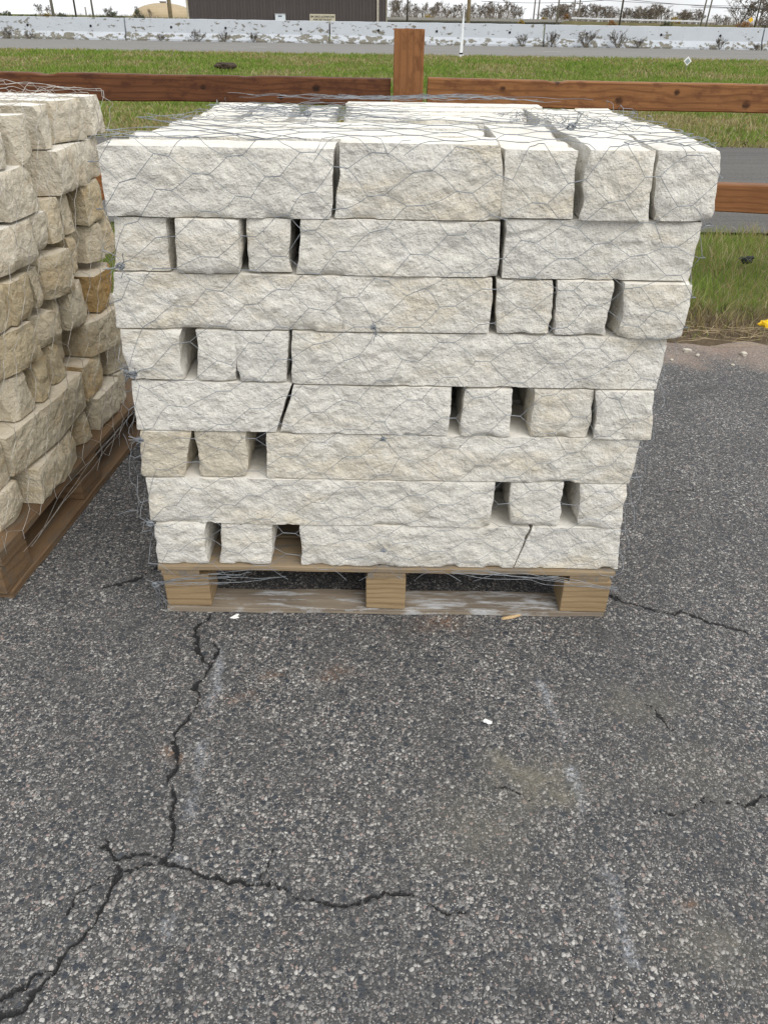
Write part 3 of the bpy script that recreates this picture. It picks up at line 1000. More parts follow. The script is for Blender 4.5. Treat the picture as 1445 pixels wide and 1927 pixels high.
# ------------------------------------------------------------------ tan stones on the left pallet (face frame: s along the face, z up)
LT = np.array([.0881, .9961, 0.0])        # along the face, away from the camera
LN = np.array([.9961, -.0881, 0.0])       # out of the face, to the right
LP = np.array([-1.046, 1.703, 0.0]) - LN * 0.04
LROT = math.atan2(LT[1], LT[0]) - math.pi / 2
# (s0, s1, z0, z1, out, depth, material, label)
T_, U_, C_, O_ = (M_TAN, M_TANSAWN), (M_RUST, M_TANSAWN), (M_CREAM, M_SAWN), (M_OCHRE, M_TANSAWN)
LEFT = [
    (.085, .200, .156, .270, .015, .30, T_, 'tan limestone block at the near bottom end of the left pallet'),
    (.262, .545, .156, .262, .040, .22, T_, 'long tan block with a pale near end in the bottom course of the left pallet'),
    (.625, .697, .156, .258, .000, .30, T_, 'small tan block low over the dark slot of the left pallet'),
    (.752, .965, .156, .270, .020, .24, T_, 'rough tan block leaning over the pallet edge in the bottom course'),
    (.985, 1.07, .156, .270, .000, .30, T_, 'tan block at the far bottom corner of the left stack'),
    (.060, .195, .276, .398, .000, .30, T_, 'tan block at the cut-off left edge, second course of the left stack'),
    (.210, .700, .276, .402, .030, .20, T_, 'longest tan block, lying slantwise low on the left stack'),
    (.730, .928, .276, .396, .000, .26, O_, 'yellow-brown block above the rough leaning block on the left stack'),
    (.975, 1.120, .276, .386, .000, .30, T_, 'small tan block beside the middle stack, second course up'),
    (.290, .395, .408, .528, .005, .30, T_, 'tan block with a pale corner above the longest block'),
    (.432, .551, .408, .526, .010, .30, O_, 'golden tan block with streaks above the longest block'),
    (.565, .668, .408, .530, -.010, .30, O_, 'narrow grey-tan block behind the golden one, third course up'),
    (.700, .775, .408, .500, -.070, .25, T_, 'tan block set back in a dark hollow of the left stack'),
    (.820, 1.030, .402, .522, .030, .24, T_, 'big tan block with a pale sawn top near the middle stack'),
    (1.045, 1.160, .402, .520, .0, .25, T_, 'tan block at the far end of the third course on the left'),
    (.120, .280, .540, .655, .005, .25, T_, 'tan block cut off by the left edge at mid height'),
    (.292, .480, .536, .652, .015, .22, O_, 'broad tan block with ochre stains at the left edge'),
    (.545, .656, .536, .630, .000, .28, T_, 'cube-like tan block beside a dark hole'),
    (.662, .703, .536, .648, -.020, .25, T_, 'thin tan slab standing upright beside the cube-like block'),
    (.730, .893, .530, .650, .010, .24, T_, 'smooth tan block left of the orange stone'),
    (.910, 1.105, .530, .652, .015, .26, U_, 'orange rust-coloured block on the left stack'),
    (.260, .400, .660, .775, .000, .26, O_, 'tan block at the left edge above the ochre-stained one'),
    (.410, .530, .658, .775, .020, .26, O_, 'tan block with an ochre corner, fifth course up at the left'),
    (.545, .615, .658, .768, -.005, .26, T_, 'narrow tan block between two broad ones, fifth course up'),
    (.628, .766, .655, .785, .020, .24, T_, 'tan block with a sharp lower corner jutting out'),
    (.820, .890, .682, .800, -.010, .30, T_, 'pale narrow block with a brown inner side above the smooth block'),
    (.975, 1.053, .680, .800, .005, .30, T_, 'tan block with a grey flank above the orange stone'),
    (1.066, 1.165, .682, .798, .000, .28, T_, 'thin brown-edged block above the orange stone, next to the middle stack'),
    (.360, .588, .795, .908, .020, .24, C_, 'broad pale grey-tan block at the left edge, sixth course up'),
    (.592, .694, .803, .910, .010, .28, C_, 'tan block right of the broad pale one, sixth course up'),
    (.706, .788, .808, .928, .005, .28, T_, 'narrow tan block, second from the right-hand pair in the sixth course'),
    (.822, .897, .808, .926, -.005, .28, T_, 'narrow tan block with a notch below it, sixth course up'),
    (.972, 1.140, .806, .928, .010, .30, O_, 'yellowish rough block in the sixth course next to the middle stack'),
    (.300, .455, .925, 1.040, .000, .26, C_, 'pale tan block at the left edge, second course from the top'),
    (.478, .670, .918, 1.040, .015, .24, C_, 'pale tan block with small dark holes below the top course'),
    (.785, 1.192, .932, 1.056, .015, .24, C_, 'wide beige block under the top course of the left stack'),
    (.500, .585, 1.048, 1.160, .000, .60, C_, 'cream block at the cut-off left end of the top course'),
    (.606, .665, 1.040, 1.166, .015, .60, C_, 'cream top block with a curved chip in its corner'),
    (.655 + .02, .715, 1.060, 1.174, -.060, .60, C_, 'cream top block set back behind its neighbours'),
    (.785, .868, 1.060, 1.177, .000, .60, C_, 'cream top block with a small brown pit in its near side'),
    (.918, 1.066, 1.060, 1.178, .010, .60, C_, 'wide cream block second from the far end of the top course'),
    (1.092, 1.195, 1.062, 1.176, .010, .60, C_, 'cream block with a rounded corner at the far end of the top course'),
]
for i, (s0, s1, z0, z1, out, dep, mats, lab) in enumerate(LEFT):
    k_seed += 1
    rr = random.Random(k_seed)
    w = s1 - s0
    sl = rr.uniform(-.012, .012)
    # local x runs along the face, local -y points out of it
    me, _ = stone_mesh('tan_block', -w / 2 + sl, w / 2 + sl * .6, -w / 2 - sl * .4, w / 2 - sl, 0, z1 - z0, -dep / 2, dep / 2, k_seed, cell=0.005, side_cell=0.009,
                       front=0.006, side=0.0045, mats=mats, rough=1.3, pillow=0.0008, chip=1.0, chipk=.36, top=.001, facets=[(rr.choice((-1, 1)) * rr.uniform(.03, .075), rr.uniform(-.02, .02), rr.uniform(-.014, .0)), (rr.uniform(-.02, .02), rr.choice((-1, 1)) * rr.uniform(.02, .05), rr.uniform(-.018, -.006))])
    p = LP + LT * ((s0 + s1) / 2) + LN * (out - dep / 2)
    o = obj('tan_block', me, None, (p[0], p[1], z0), (0, 0, math.atan2(LT[1], LT[0]) + rr.uniform(-.08, .08)))
    tag(o, lab, 'stone block', 'tan limestone blocks stacked on the left pallet')
# the core of the left stack
for ci, (z0, z1) in enumerate([(.156, .27), (.276, .40), (.408, .528), (.536, .652), (.658, .78), (.79, .908), (.918, 1.05), (1.058, 1.176)]):
    for xi in range(1):
        for yi in range(2):
            k_seed += 1
            w, dd = .52, .60
            if ci == 7:
                continue
            me, _ = stone_mesh('tan_block', -w / 2, w / 2, -w / 2, w / 2, 0, z1 - z0, -dd / 2, dd / 2, k_seed, cell=.03, side_cell=.03, mats=T_)
            off = .32 if ci < 7 else .26
            p = LP + LT * (.36 + yi * .55) + LN * (-off - dd / 2 - xi * .39)
            o = obj('tan_block', me, None, (p[0], p[1], z0), (0, 0, math.atan2(LT[1], LT[0])))
            tag(o, 'tan limestone block hidden in the core of the left stack', 'stone block', 'tan blocks in the core of the left stack')

# ------------------------------------------------------------------ pallets
M_PAL = wood('pallet_wood', (0.33, 0.255, 0.165), (0.19, 0.138, 0.085), grain=38, stain=(0.19, 0.17, 0.145))
M_PALG = wood('pallet_wood_grey', (0.29, 0.24, 0.18), (0.14, 0.115, 0.09), grain=30, stain=(0.46, 0.47, 0.48))
M_PALR = wood('pallet_wood_red', (0.19, 0.120, 0.066), (0.10, 0.062, 0.034), grain=30, stain=(0.12, 0.095, 0.068))
M_BLK = wood('pallet_block_wood', (0.36, 0.262, 0.152), (0.19, 0.128, 0.066), grain=55)


def board(name, L, Wd, T, mat, parent, loc, rz=0.0, seed=0):
    """a plank with slightly waney edges, length along local X, resting on z=0"""
    n = max(6, int(L / 0.035))
    t = np.linspace(-L / 2, L / 2, n)
    e0 = -Wd / 2 + 0.0025 * fbm(t * 6, seed, 0, seed, 3)
    e1 = Wd / 2 + 0.0025 * fbm(t * 6, seed, 5, seed + 3, 3)
    zt = T + 0.0018 * fbm(t * 5, seed, 9, seed + 5, 3)
    zb = 0.0012 * fbm(t * 5, seed, 2, seed + 6, 2)
    V = np.concatenate([np.stack([t, e0, zb], 1), np.stack([t, e1, zb], 1), np.stack([t, e1, zt], 1), np.stack([t, e0, zt], 1)])
    F = []
    for i in range(n - 1):
        for a in range(4):
            b = (a + 1) % 4
            F.append([a * n + i, b * n + i, b * n + i + 1, a * n + i + 1])
    F += [[0, 3 * n, 2 * n, n], [n - 1, 2 * n - 1, 3 * n - 1, 4 * n - 1]]
    F = [list(reversed(f)) for f in F[:-2]] + F[-2:]
    me = mesh_from(name, V, F, [mat])
    o = obj(name, me, parent, loc, (0, 0, rz))
    bv = o.modifiers.new('bevel', 'BEVEL')
    bv.width = 0.0015
    bv.segments = 1
    bv.limit_method = 'ANGLE'
    return o


def pallet(loc, rz, W, D, mats, label, group, seed, h=0.1585):
    """origin: middle of the near edge on the ground; x across, y away"""
    deck, low, blk, strg = mats
    p = tag(empty('wooden_pallet', loc, rz), label, 'pallet', group)
    bt, st, dt = 0.017, 0.019, 0.015
    bh = h - bt - st - dt
    for i, yy in enumerate((0.065, D / 2, D - 0.065)):
        wb = .088 if i != 1 else .13
        board('bottom_board', W, wb, bt, low, p, (0, wb / 2 if i == 0 else (yy if i == 1 else D - wb / 2), 0.001), 0, seed + i)
    for xi, xx in enumerate((-W / 2 + .052, 0.0, W / 2 - .062)):
        for yi, yy in enumerate((.052, D / 2, D - .052)):
            wx = (.122, .108, .128)[xi]
            b = MB().box(-wx / 2, wx / 2, -.05, .05, 0, bh - .002)
            o = b.build('block', blk, p, (xx + (.01 if xi == 0 else 0), yy, bt + .002), (0, 0, random.Random(seed + xi * 3 + yi).uniform(-.05, .05)), bevel=.003)
        board('stringer_board', D - .004, .10, st - .002, strg, p, (xx, D / 2, bt + bh + .001), math.pi / 2, seed + 20 + xi)
    nail = plain('nail_head', (.10, .085, .075), .5, metal=.6) if 'nail_head' not in bpy.data.materials else bpy.data.materials['nail_head']
    n = 7
    for i in range(n):
        wd = .115 if 0 < i < n - 1 else .135
        yy = wd / 2 + (D - wd) * i / (n - 1)
        db = board('deck_board', W + (.012 if i == 0 else 0), wd, dt, deck, p, (0, yy, bt + bh + st), 0, seed + 40 + i)
        if i == 0:
            for xx in (-W / 2 + .04, -W / 2 + .075, -.02, .025, W / 2 - .08, W / 2 - .04):
                MB().lathe([(.004, 0), (.004, .0012)], 8).build('nail', nail, db, (xx, -wd / 2 + .018, dt + .001))
    return p


pallet((.010, 1.658, 0), 0.0, 1.214, 1.00, (M_PAL, M_PALG, M_BLK, M_PAL), 'weathered wooden pallet under the pale limestone blocks in the middle', 'wooden pallets on the asphalt', 300)


def left_pallet():
    W, D = 1.02, 1.22
    p = tag(empty('wooden_pallet', LP + LN * 0.04, LROT), 'darker brown wooden pallet under the tan stones at the left edge', 'pallet', 'wooden pallets on the asphalt')
    # local x: out of the face is +x, the face edge lies at x=0; y away from the camera
    for i, xx in enumerate((-.065, -W / 2, -W + .065)):
        board('bottom_board', D, .13, .022, M_PALR, p, (xx, D / 2, .001), math.pi / 2, 400 + i)
    for i, yy in enumerate((.06, D / 2 - .04, D - .06)):
        for j, xx in enumerate((-.055, -W / 2, -W + .055)):
            MB().box(-.05, .05, -.075, .075, 0, .085).build('block', M_PALR, p, (xx, yy, .025), bevel=.003)
        board('stringer_board', W, .12, .02, M_PALR, p, (-W / 2, yy, .112), 0, 410 + i)
    for i in range(7):
        xx = -.055 - (W - .11) * i / 6
        board('deck_board', D, .105, .021, M_PALR, p, (xx, D / 2, .1335), math.pi / 2, 420 + i)


left_pallet()


# ------------------------------------------------------------------ wire netting
def wire_mat(name, col, rough):
    m = Mat(name, rough, 0.5)
    f = m.noise(m.coords(), 30.0, 3)
    m.color(m.mix(m.rng(f, 0.35, 0.65), tuple(v * 0.75 for v in col), tuple(v * 1.2 for v in col)))
    m.b.inputs['Metallic'].default_value = 0.55
    return m.m


M_WIRE = wire_mat('galvanised_wire', (0.27, 0.29, 0.315), 0.5)
M_WIRE2 = wire_mat('bright_wire', (0.50, 0.485, 0.455), 0.45)


def hexnet(surf, u0, u1, v0, v1, pu, pv, tw, warp, r=0.0008, horizontal=True, keep=None, k=6, rtw=0.0012, drop=0.0, seed=0):
    """polylines of hexagonal netting; the twists run along u (horizontal) or v"""
    rng = random.Random(seed)
    raw_a, raw_b, raw_r = [], [], []
    if horizontal:
        A, B = (u0, u1), (v0, v1)
        pa, pb = pu, pv
    else:
        A, B = (v0, v1), (u0, u1)
        pa, pb = pv, pu
    ia0, ia1 = int(math.floor(A[0] / (pa / 2))), int(math.ceil(A[1] / (pa / 2)))
    ib0, ib1 = int(math.floor(B[0] / (pb / 2))), int(math.ceil(B[1] / (pb / 2)))
    jit = {}

    def J(i, j):
        if (i, j) not in jit:
            jit[(i, j)] = (rng.gauss(0, pa * .035), rng.gauss(0, pb * .06), rng.gauss(0, .10))
        return jit[(i, j)]

    def end(i, j, sgn):
        a, b, t = J(i, j)
        return (i * pa / 2 + a + sgn * tw, j * pb / 2 + b + sgn * tw * t)

    def emit(p, q, rad, bow):
        t = np.linspace(0, 1, k)
        raw_a.append(p[0] + (q[0] - p[0]) * t)
        raw_b.append(p[1] + (q[1] - p[1]) * t + bow * np.sin(math.pi * t))
        raw_r.append(rad)
    for i in range(ia0, ia1 + 1):
        for j in range(ib0, ib1 + 1):
            if (i + j) % 2:
                continue
            if rng.random() < drop:
                continue
            emit(end(i, j, -1), end(i, j, 1), rtw, 0.0)
            for dj in (1, -1):
                emit(end(i, j, 1), end(i + 1, j + dj, -1), r, rng.gauss(0, pb * .03))
    a, b = np.concatenate(raw_a), np.concatenate(raw_b)
    U, Vv = warp(a, b) if horizontal else warp(b, a)
    P = surf(U, Vv).reshape(-1, k, 3)
    um, vm = U.reshape(-1, k).mean(1), Vv.reshape(-1, k).mean(1)
    ok = [i for i in range(len(P)) if keep is None or keep(um[i], vm[i])]
    return [P[i] for i in ok], [raw_r[i] for i in ok]


def knot_warp(knots, seed, amp, skew=0.0):
    def f(u, v):
        du = amp * fbm(u * 2.3, v * 2.3, 0, seed, 3)
        dv = amp * fbm(u * 2.3, v * 2.3, 7, seed + 3, 3)
        u2, v2 = u + du, v + dv + skew * u * (v - 0.2)
        for ku, kv, rad, s in knots:
            d2 = ((u2 - ku) / rad) ** 2 + ((v2 - kv) / rad) ** 2
            w = s * np.exp(-d2)
            u2 = u2 + (ku - u2) * w
            v2 = v2 + (kv - v2) * w
        return u2, v2
    return f


NX0, NX1, NYF, NZT = -.616, .672, 1.643, 1.199


def wrap_main(u, v):
    """u runs round the stack (front: x), v up the face and over the top"""
    u, v = np.asarray(u, float), np.asarray(v, float)
    nz = fbm(u * 5, v * 5, 3, 61, 2)
    over = np.clip(v - NZT, 0, None)
    zz = np.minimum(v, NZT)
    # the stack leans outward a little towards the top
    xl = NX0 + .028 * sstep(.2, 1.15, zz)
    xr = .634 + .022 * sstep(.52, .85, zz)
    x = np.clip(u, xl, xr)
    rside, lside = np.clip(u - xr, 0, None), np.clip(xl - u, 0, None)
    y = NYF + rside + lside - .006 * np.abs(nz)
    z = zz.copy()
    front = (rside + lside) <= 0
    x = x + np.where(lside > 0, np.minimum(.34 * lside, .105) * sstep(.9, 1.12, zz), 0)
    y = np.where(front, y + over, y)
    x = np.where(rside > 0, x + .003 - over, np.where(lside > 0, x - .006 + over, x))
    z = np.where(over > 0, NZT + .001 + .004 * np.abs(fbm(u * 6, v * 6, 0, 63, 2)), z)
    return np.stack([x, y, z], -1)


def main_net():
    K = [(-.562, .955, .10, .93), (-.575, .712, .09, .93), (-.585, .545, .085, .9), (-.597, .305, .07, .85), (-.03, .832, .075, .85), (-.005, .560, .075, .85), (.00, .235, .07, .85)]
    net = empty('wire_netting', (0, 1.64, 0.16))
    tag(net, 'blue-grey hexagonal wire netting wrapped round the pale stones of the middle pallet', 'wire netting')
    inv = Matrix.Translation((0, -1.64, -0.16))

    def part(name, paths, rads, mat=M_WIRE, sides=4):
        V, F = wires(paths, rads, sides)
        V = V - np.array([0, 1.64, 0.16])
        return obj(name, mesh_from(name, V, F, [mat], smooth=True), net)
    wp = knot_warp(K, 71, .022, skew=.02)
    p1, r1 = hexnet(wrap_main, -1.55, 1.62, .155, NZT - .002, .150, .078, .0155, wp, r=.0006, keep=lambda u, v: .145 < v < NZT + .01, seed=1, rtw=.00095)
    part('side_mesh', p1, r1)
    # the edge that was folded over the top and crumpled
    p2, r2 = hexnet(wrap_main, -1.2, 1.3, NZT, NZT + .62, .165, .115, .0155, knot_warp([(.40, NZT + .30, .09, .8)], 75, .05), r=.0007, keep=lambda u, v: u > -.64 and NZT < v < NZT + .34 + .12 * math.sin(u * 7), seed=2, drop=.08, rtw=.001)
    part('folded_edge', p2, r2)
    # loose tangle over the back left of the top and the rolled selvedge along the rear
    rg = np.random.default_rng(5)
    tg, tr = [], []
    for i in range(46):
        t = np.linspace(0, 1, 22)
        x0, y0 = rg.uniform(-.60, -.22), rg.uniform(1.98, 2.42)
        L = rg.uniform(.14, .5)
        a = rg.uniform(-.5, .5)
        X = x0 + L * t * math.cos(a) + .02 * fbm(t * 5, i, 0, 200, 3)
        Y = y0 + L * t * math.sin(a) * .7 + .05 * fbm(t * 4, i, 3, 201, 3)
        Z = 1.193 + .008 * np.abs(fbm(t * 4, i, 6, 202, 3)) + .003 * rg.random()
        X = np.clip(X, np.maximum(-.545 + .10 * (Y - 1.75), -.55), .1)
        tg.append(np.stack([X, Y, Z], 1))
        tr.append(.0006)
    part('loose_tangle', tg, tr)['kind'] = 'stuff'
    sg, sr = [], []
    for i in range(15):
        t = np.linspace(0, 1, 46)
        x0, x1 = rg.uniform(-.50, .2), rg.uniform(.1, .60)
        if x1 - x0 < .25:
            x0 -= .3
        X = x0 + (x1 - x0) * t
        Y = 2.595 + .05 * rg.random() + .02 * fbm(t * 6, i, 0, 210, 3) - .05 * sstep(.42, .62, X)
        Z = 1.196 + .006 * rg.random() + .007 * np.abs(fbm(t * 7, i, 3, 211, 3)) + .012 * rg.random() * np.exp(-((X - .22) / .18) ** 2)
        sg.append(np.stack([X, Y, Z], 1))
        sr.append(.0006)
    for i in range(26):      # tangle in front of the right rear corner
        t = np.linspace(0, 1, 14)
        X = rg.uniform(.30, .50) + rg.uniform(-.12, .14) * t + .012 * fbm(t * 6, i, 1, 215, 2)
        Y = rg.uniform(1.95, 2.3) + rg.uniform(-.15, .15) * t
        Z = 1.196 + .014 * np.abs(fbm(t * 5, i, 3, 216, 2))
        sg.append(np.stack([X, Y, Z], 1))
        sr.append(.0006)
    part('rolled_selvedge', sg, sr)['kind'] = 'stuff'
    # ties: tightly wound little bundles
    for i, (ku, kv, rad, s) in enumerate(K + [(-.612, .112, .05, 1), (.40, NZT + .26, .05, 1), (-.2, NZT + .44, .05, 1)]):
        paths = []
        c = wrap_main(np.array([ku]), np.array([kv]))[0] + np.array([0, -.003 if kv < NZT else 0, .004 if kv > NZT else 0])
        sc = .0075 if i < 4 or i > 6 else .0052
        for q in range(9):
            t = np.linspace(0, 2 * math.pi * rg.uniform(.7, 1.6), 16)
            ax = rg.uniform(.5, 1.2) * sc
            az = rg.uniform(.4, 1.1) * sc
            ph = rg.uniform(0, 6)
            P = np.stack([ax * np.cos(t + ph) + .002 * np.sin(3 * t), .0035 * np.sin(2 * t + ph), az * np.sin(t + ph)], 1)
            paths.append(c + P)
        for q in range(4):
            t = np.linspace(0, 1, 8)
            a = rg.uniform(0, 6.28)
            L = rg.uniform(.012, .035)
            P = np.stack([L * t * math.cos(a) + .004 * np.sin(5 * t), -.004 * t, L * t * math.sin(a)], 1)
            paths.append(c + P)
        part('tie_knot', paths, .0009)
    # strands that hang off the lower edge over the pallet
    hs = []
    c0 = np.array([-.612, 1.641, .112])
    for q in range(11):
        t = np.linspace(0, 1, 18)
        e = np.array([rg.uniform(-.48, -.16), 1.642 + rg.uniform(-.006, .002), rg.uniform(.112, .168)])
        P = c0 + (e - c0) * t[:, None]
        P[:, 2] += rg.uniform(-.012, .016) * np.sin(math.pi * t) + .004 * fbm(t * 6, q, 0, 220, 2)
        P[:, 1] -= .004 * np.sin(math.pi * t)
        hs.append(P)
    for q in range(7):
        t = np.linspace(0, 1, 12)
        P = c0 + np.stack([rg.uniform(-.02, .03) * t, -.004 * t, -rg.uniform(.03, .09) * t], 1)
        P[:, 0] += .006 * fbm(t * 5, q, 0, 221, 2)
        hs.append(P)
    for q in range(5):
        t = np.linspace(0, 1, 26)
        X = .18 + (.63 - .18) * t
        Z = .158 - .055 * t ** 1.6 + .010 * fbm(t * 5, q, 3, 222, 2) + .004 * q
        hs.append(np.stack([X, 1.641 + .003 * fbm(t * 7, q, 0, 223, 2), Z], 1))
    for q in range(1):       # loose left flap beside the lower courses
        t = np.linspace(0, 1, 20)
        X = -.630 - .016 * rg.random() * np.sin(math.pi * t) + .008 * fbm(t * 6, q, 0, 224, 2)
        Z = rg.uniform(.42, .55) - (rg.uniform(.2, .36)) * t
        hs.append(np.stack([X, 1.66 + .04 * rg.random() + 0 * t, Z], 1))
    for q in range(1):       # stray ends sticking out
        t = np.linspace(0, 1, 6)
        c1 = np.array([(-.628, 1.66, .33), (-.50, 2.30, 1.205), (-.50, 2.26, 1.20)][q])
        L = np.array([(-.055, 0, -.010), (-.13, .02, .03), (-.12, .0, .015)][q])
        hs.append(c1 + L * t[:, None] + .003 * np.sin(4 * t)[:, None])
    part('loose_strands', hs, .0007)['kind'] = 'stuff'


main_net()


def left_net():
    net = tag(empty('wire_netting', (LP[0], LP[1], .15), 0), 'bright silver hexagonal wire netting over the tan stones of the left pallet', 'wire netting')
    o0 = np.array([LP[0], LP[1], .15])

    def surf(u, v):
        over = np.clip(v - 1.185, 0, None)
        zz = np.minimum(v, 1.185)
        bul = .050 + .018 * fbm(u * 4, v * 4, 0, 81, 2)
        s = np.clip(u, .03, 1.215)
        away = np.clip(u - 1.215, 0, None)
        P = LP[None, :] + LT[None, :] * s[:, None] + LN[None, :] * (bul - over - away)[:, None]
        P[:, 2] = zz + np.where(over > 0, .006 + .02 * np.abs(fbm(u * 7, v * 7, 0, 83, 2)), 0)
        return P

    def part(name, paths, rads):
        V, F = wires(paths, rads, 4)
        return obj(name, mesh_from(name, V - o0, F, [M_WIRE2], smooth=True), net)
    wp = knot_warp([(1.13, .665, .10, .9)], 85, .022, skew=.0)
    p, r = hexnet(surf, .05, 1.24, .09, 1.62, .104, .150, .015, wp, r=.00062, horizontal=False, keep=lambda u, v: v > .10 + .05 * math.sin(u * 5), rtw=.00095, seed=7)
    part('side_mesh', p, r)
    rg = np.random.default_rng(9)
    q_ = []
    for i in range(16):
        t = np.linspace(0, 1, 24)
        s = rg.uniform(.5, .9) + rg.uniform(.1, .35) * t
        dn = rg.uniform(.02, .5) + rg.uniform(-.2, .2) * t
        P = LP[None, :] + LT[None, :] * s[:, None] - LN[None, :] * dn[:, None]
        P[:, 2] = 1.186 + .035 * np.abs(fbm(t * 5, i, 0, 86, 2)) * np.sin(math.pi * t)
        q_.append(P)
    for i in range(3):       # slack strands hanging over the pallet's edge
        t = np.linspace(0, 1, 30)
        s = 1.10 - (.98 + .05 * rg.random()) * t ** (1 + .15 * rg.random())
        P = LP[None, :] + LT[None, :] * s[:, None] + LN[None, :] * (.052 + .012 * fbm(t * 4, i, 0, 87, 2))[:, None]
        P[:, 2] = .150 + .01 * rg.random() - .05 * t + .018 * fbm(t * 5, i, 4, 88, 2)
        if i > 1:
            a = rg.uniform(.2, .7)
            P = P[int(a * 18):]
        q_.append(P)
    part('loose_strands', q_, .0006)['kind'] = 'stuff'


left_net()

# ------------------------------------------------------------------ wooden fence
FENCE_Y = 4.80
LRAIL_K = [(-1.10, .008, .016), (-.46, -.022, .013), (-.155 - .03, .006, .021), (-2.3, .02, .015)]
M_RAILL = wood('stained_rail_dark', (0.155, 0.061, 0.024), (0.065, 0.023, 0.009), [(x + 1.45, z, r) for x, z, r in [(-1.02, .008, .017), (-.60, -.035, .014), (-.405, .012, .022), (-2.3, .01, .016)]], grain=34, rough=.6, rnd=False, stain=(0.065, 0.022, 0.010))
M_RAILR = wood('stained_rail_light', (0.285, 0.130, 0.047), (0.125, 0.048, 0.016), [(x - 1.64, z, r) for x, z, r in [(.605, .020, .018), (.90, .056, .014), (1.245, -.022, .024), (1.55, .022, .018), (1.94, -.03, .024), (2.6, .02, .02)]], grain=30, rough=.6, rnd=False, stain=(0.135, 0.052, 0.02))
M_RAILB = wood('stained_rail_low', (0.26, 0.115, 0.042), (0.13, 0.05, 0.017), [(.6, .03, .018), (-.4, -.03, .02)], grain=30, rough=.6, rnd=False)
M_POST = wood('stained_post', (0.285, 0.130, 0.050), (0.17, 0.07, 0.025), [(.02, .02, .006), (-.35, -.03, .012)], grain=26, rough=.65, rnd=False, streak=(0.8, 26, 26), stain=(0.155, 0.062, 0.022))


def timber(name, L, Hh, T, mat, parent, loc, rot=(0, 0, 0), seed=0, chips=(), bevel=.006):
    """squared timber, length along local X, height local Z, with wavering edges and a few torn spots on its top edge"""
    n = max(10, int(L / .03))
    t = np.linspace(-L / 2, L / 2, n)
    top = Hh / 2 + .004 * fbm(t * 1.6, seed, 0, seed, 3)
    bot = -Hh / 2 + .005 * fbm(t * 1.4, seed, 5, seed + 2, 3)
    for cx, w, d in chips:
        top = top - d * np.exp(-((t - cx) / w) ** 4)
    fr = -T / 2 + .002 * fbm(t * 2, seed, 8, seed + 4, 2)
    bk = T / 2 + 0 * t
    c = bevel
    prof = [(fr + c, bot), (bk - c, bot), (bk, bot + c), (bk, top - c), (bk - c, top), (fr + c, top), (fr, top - c), (fr, bot + c)]
    V = np.concatenate([np.stack([t, a, b], 1) for a, b in prof])
    k = len(prof)
    F = [[a * n + i, a * n + i + 1, ((a + 1) % k) * n + i + 1, ((a + 1) % k) * n + i] for a in range(k) for i in range(n - 1)]
    F += [[a * n for a in range(k)], [a * n + n - 1 for a in reversed(range(k))]]
    F = [list(reversed(f)) for f in F]
    return obj(name, mesh_from(name, V, F, [mat], smooth=False), parent, loc, rot)


def fence():
    f = tag(empty('wooden_fence', (0, FENCE_Y, -.02)), 'brown stained timber post-and-rail fence behind the pallets', 'fence')
    for i, x in enumerate((-2.95, .096, 3.16)):
        o = timber('post', 1.62, .168, .145, M_POST, f, (x, 0, .565), (0, -math.pi / 2, 0), 90 + i, chips=(), bevel=.004)
        # rough sawn top
        b = MB()
        rg = random.Random(i)
        for q in range(22):
            xx, yy, w = rg.uniform(-.075, .075), rg.uniform(-.066, .06), rg.uniform(.006, .02)
            b.box(xx - w, xx + w, yy - .006, yy + .006, 0, rg.uniform(.002, .007))
        s = b.build('sawn_top', M_POST, o, (x, 0, 1.3745))
        s.matrix_parent_inverse = o.matrix_basis.inverted()
    y = .012
    r1 = timber('rail', 2.90, .130, .075, M_RAILL, f, (-1.45, y, 1.089), (0, R(.2), 0), 101, chips=((-.43 + .01, .05, .010), (.66, .03, .004)))
    r1['label'] = 'dark reddish-brown upper rail left of the post'
    r2 = timber('rail', 2.88, .136, .085, M_RAILR, f, (1.64, y - .01, 1.082), (0, R(.35), 0), 107, chips=((-.74, .05, .008),))
    r2['label'] = 'lighter orange-brown upper rail with dark knots right of the post'
    timber('rail', 2.88, .148, .09, M_RAILB, f, (1.64, y - .005, .578), (0, R(1.2), 0), 113, chips=())
    timber('rail', 2.90, .140, .085, M_RAILB, f, (-1.45, y, .575), (0, 0, 0), 117, chips=())


fence()


# ------------------------------------------------------------------ concrete barrier along the highway
def barrier_material():
    m = Mat('peeling_white_concrete', 0.8, 0.25)
    c = m.coords(rnd=True)
    sep = m.nt.nodes.new('ShaderNodeSeparateXYZ')
    m.put(sep.inputs[0], m.coords())
    z = sep.outputs[2]
    white = m.mix(m.noise(c, 2.0, 5), (0.42, 0.45, 0.49), (0.50, 0.53, 0.565))
    streak = m.noise(m.n('Mapping', {'Vector': c, 'Scale': (5, 5, 0.5)}), 2.0, 4)
    white = m.mix(m.rng(streak, 0.55, 0.75, 0, 0.35), white, (0.42, 0.43, 0.44))
    bare = m.mix(m.noise(c, 14.0, 5), (0.10, 0.095, 0.08), (0.26, 0.245, 0.20))
    low = m.rng(z, 0.34, 0.22)
    n1 = m.noise(m.n('Mapping', {'Vector': c, 'Scale': (1, 1, 1.8)}), 3.2, 8, 0.68)
    reg = m.noise(c, 0.55, 3)
    thr = m.math('ADD', n1, m.math('ADD', m.math('MULTIPLY', low, 0.10), m.math('MULTIPLY', m.math('SUBTRACT', reg, 0.5), 0.42)))
    peel = m.rng(thr, 0.590, 0.612)
    m.color(m.mix(peel, white, bare))
    m.bump(m.math('SUBTRACT', m.noise(c, 20, 4), peel), 0.4, 0.02)
    return m.m


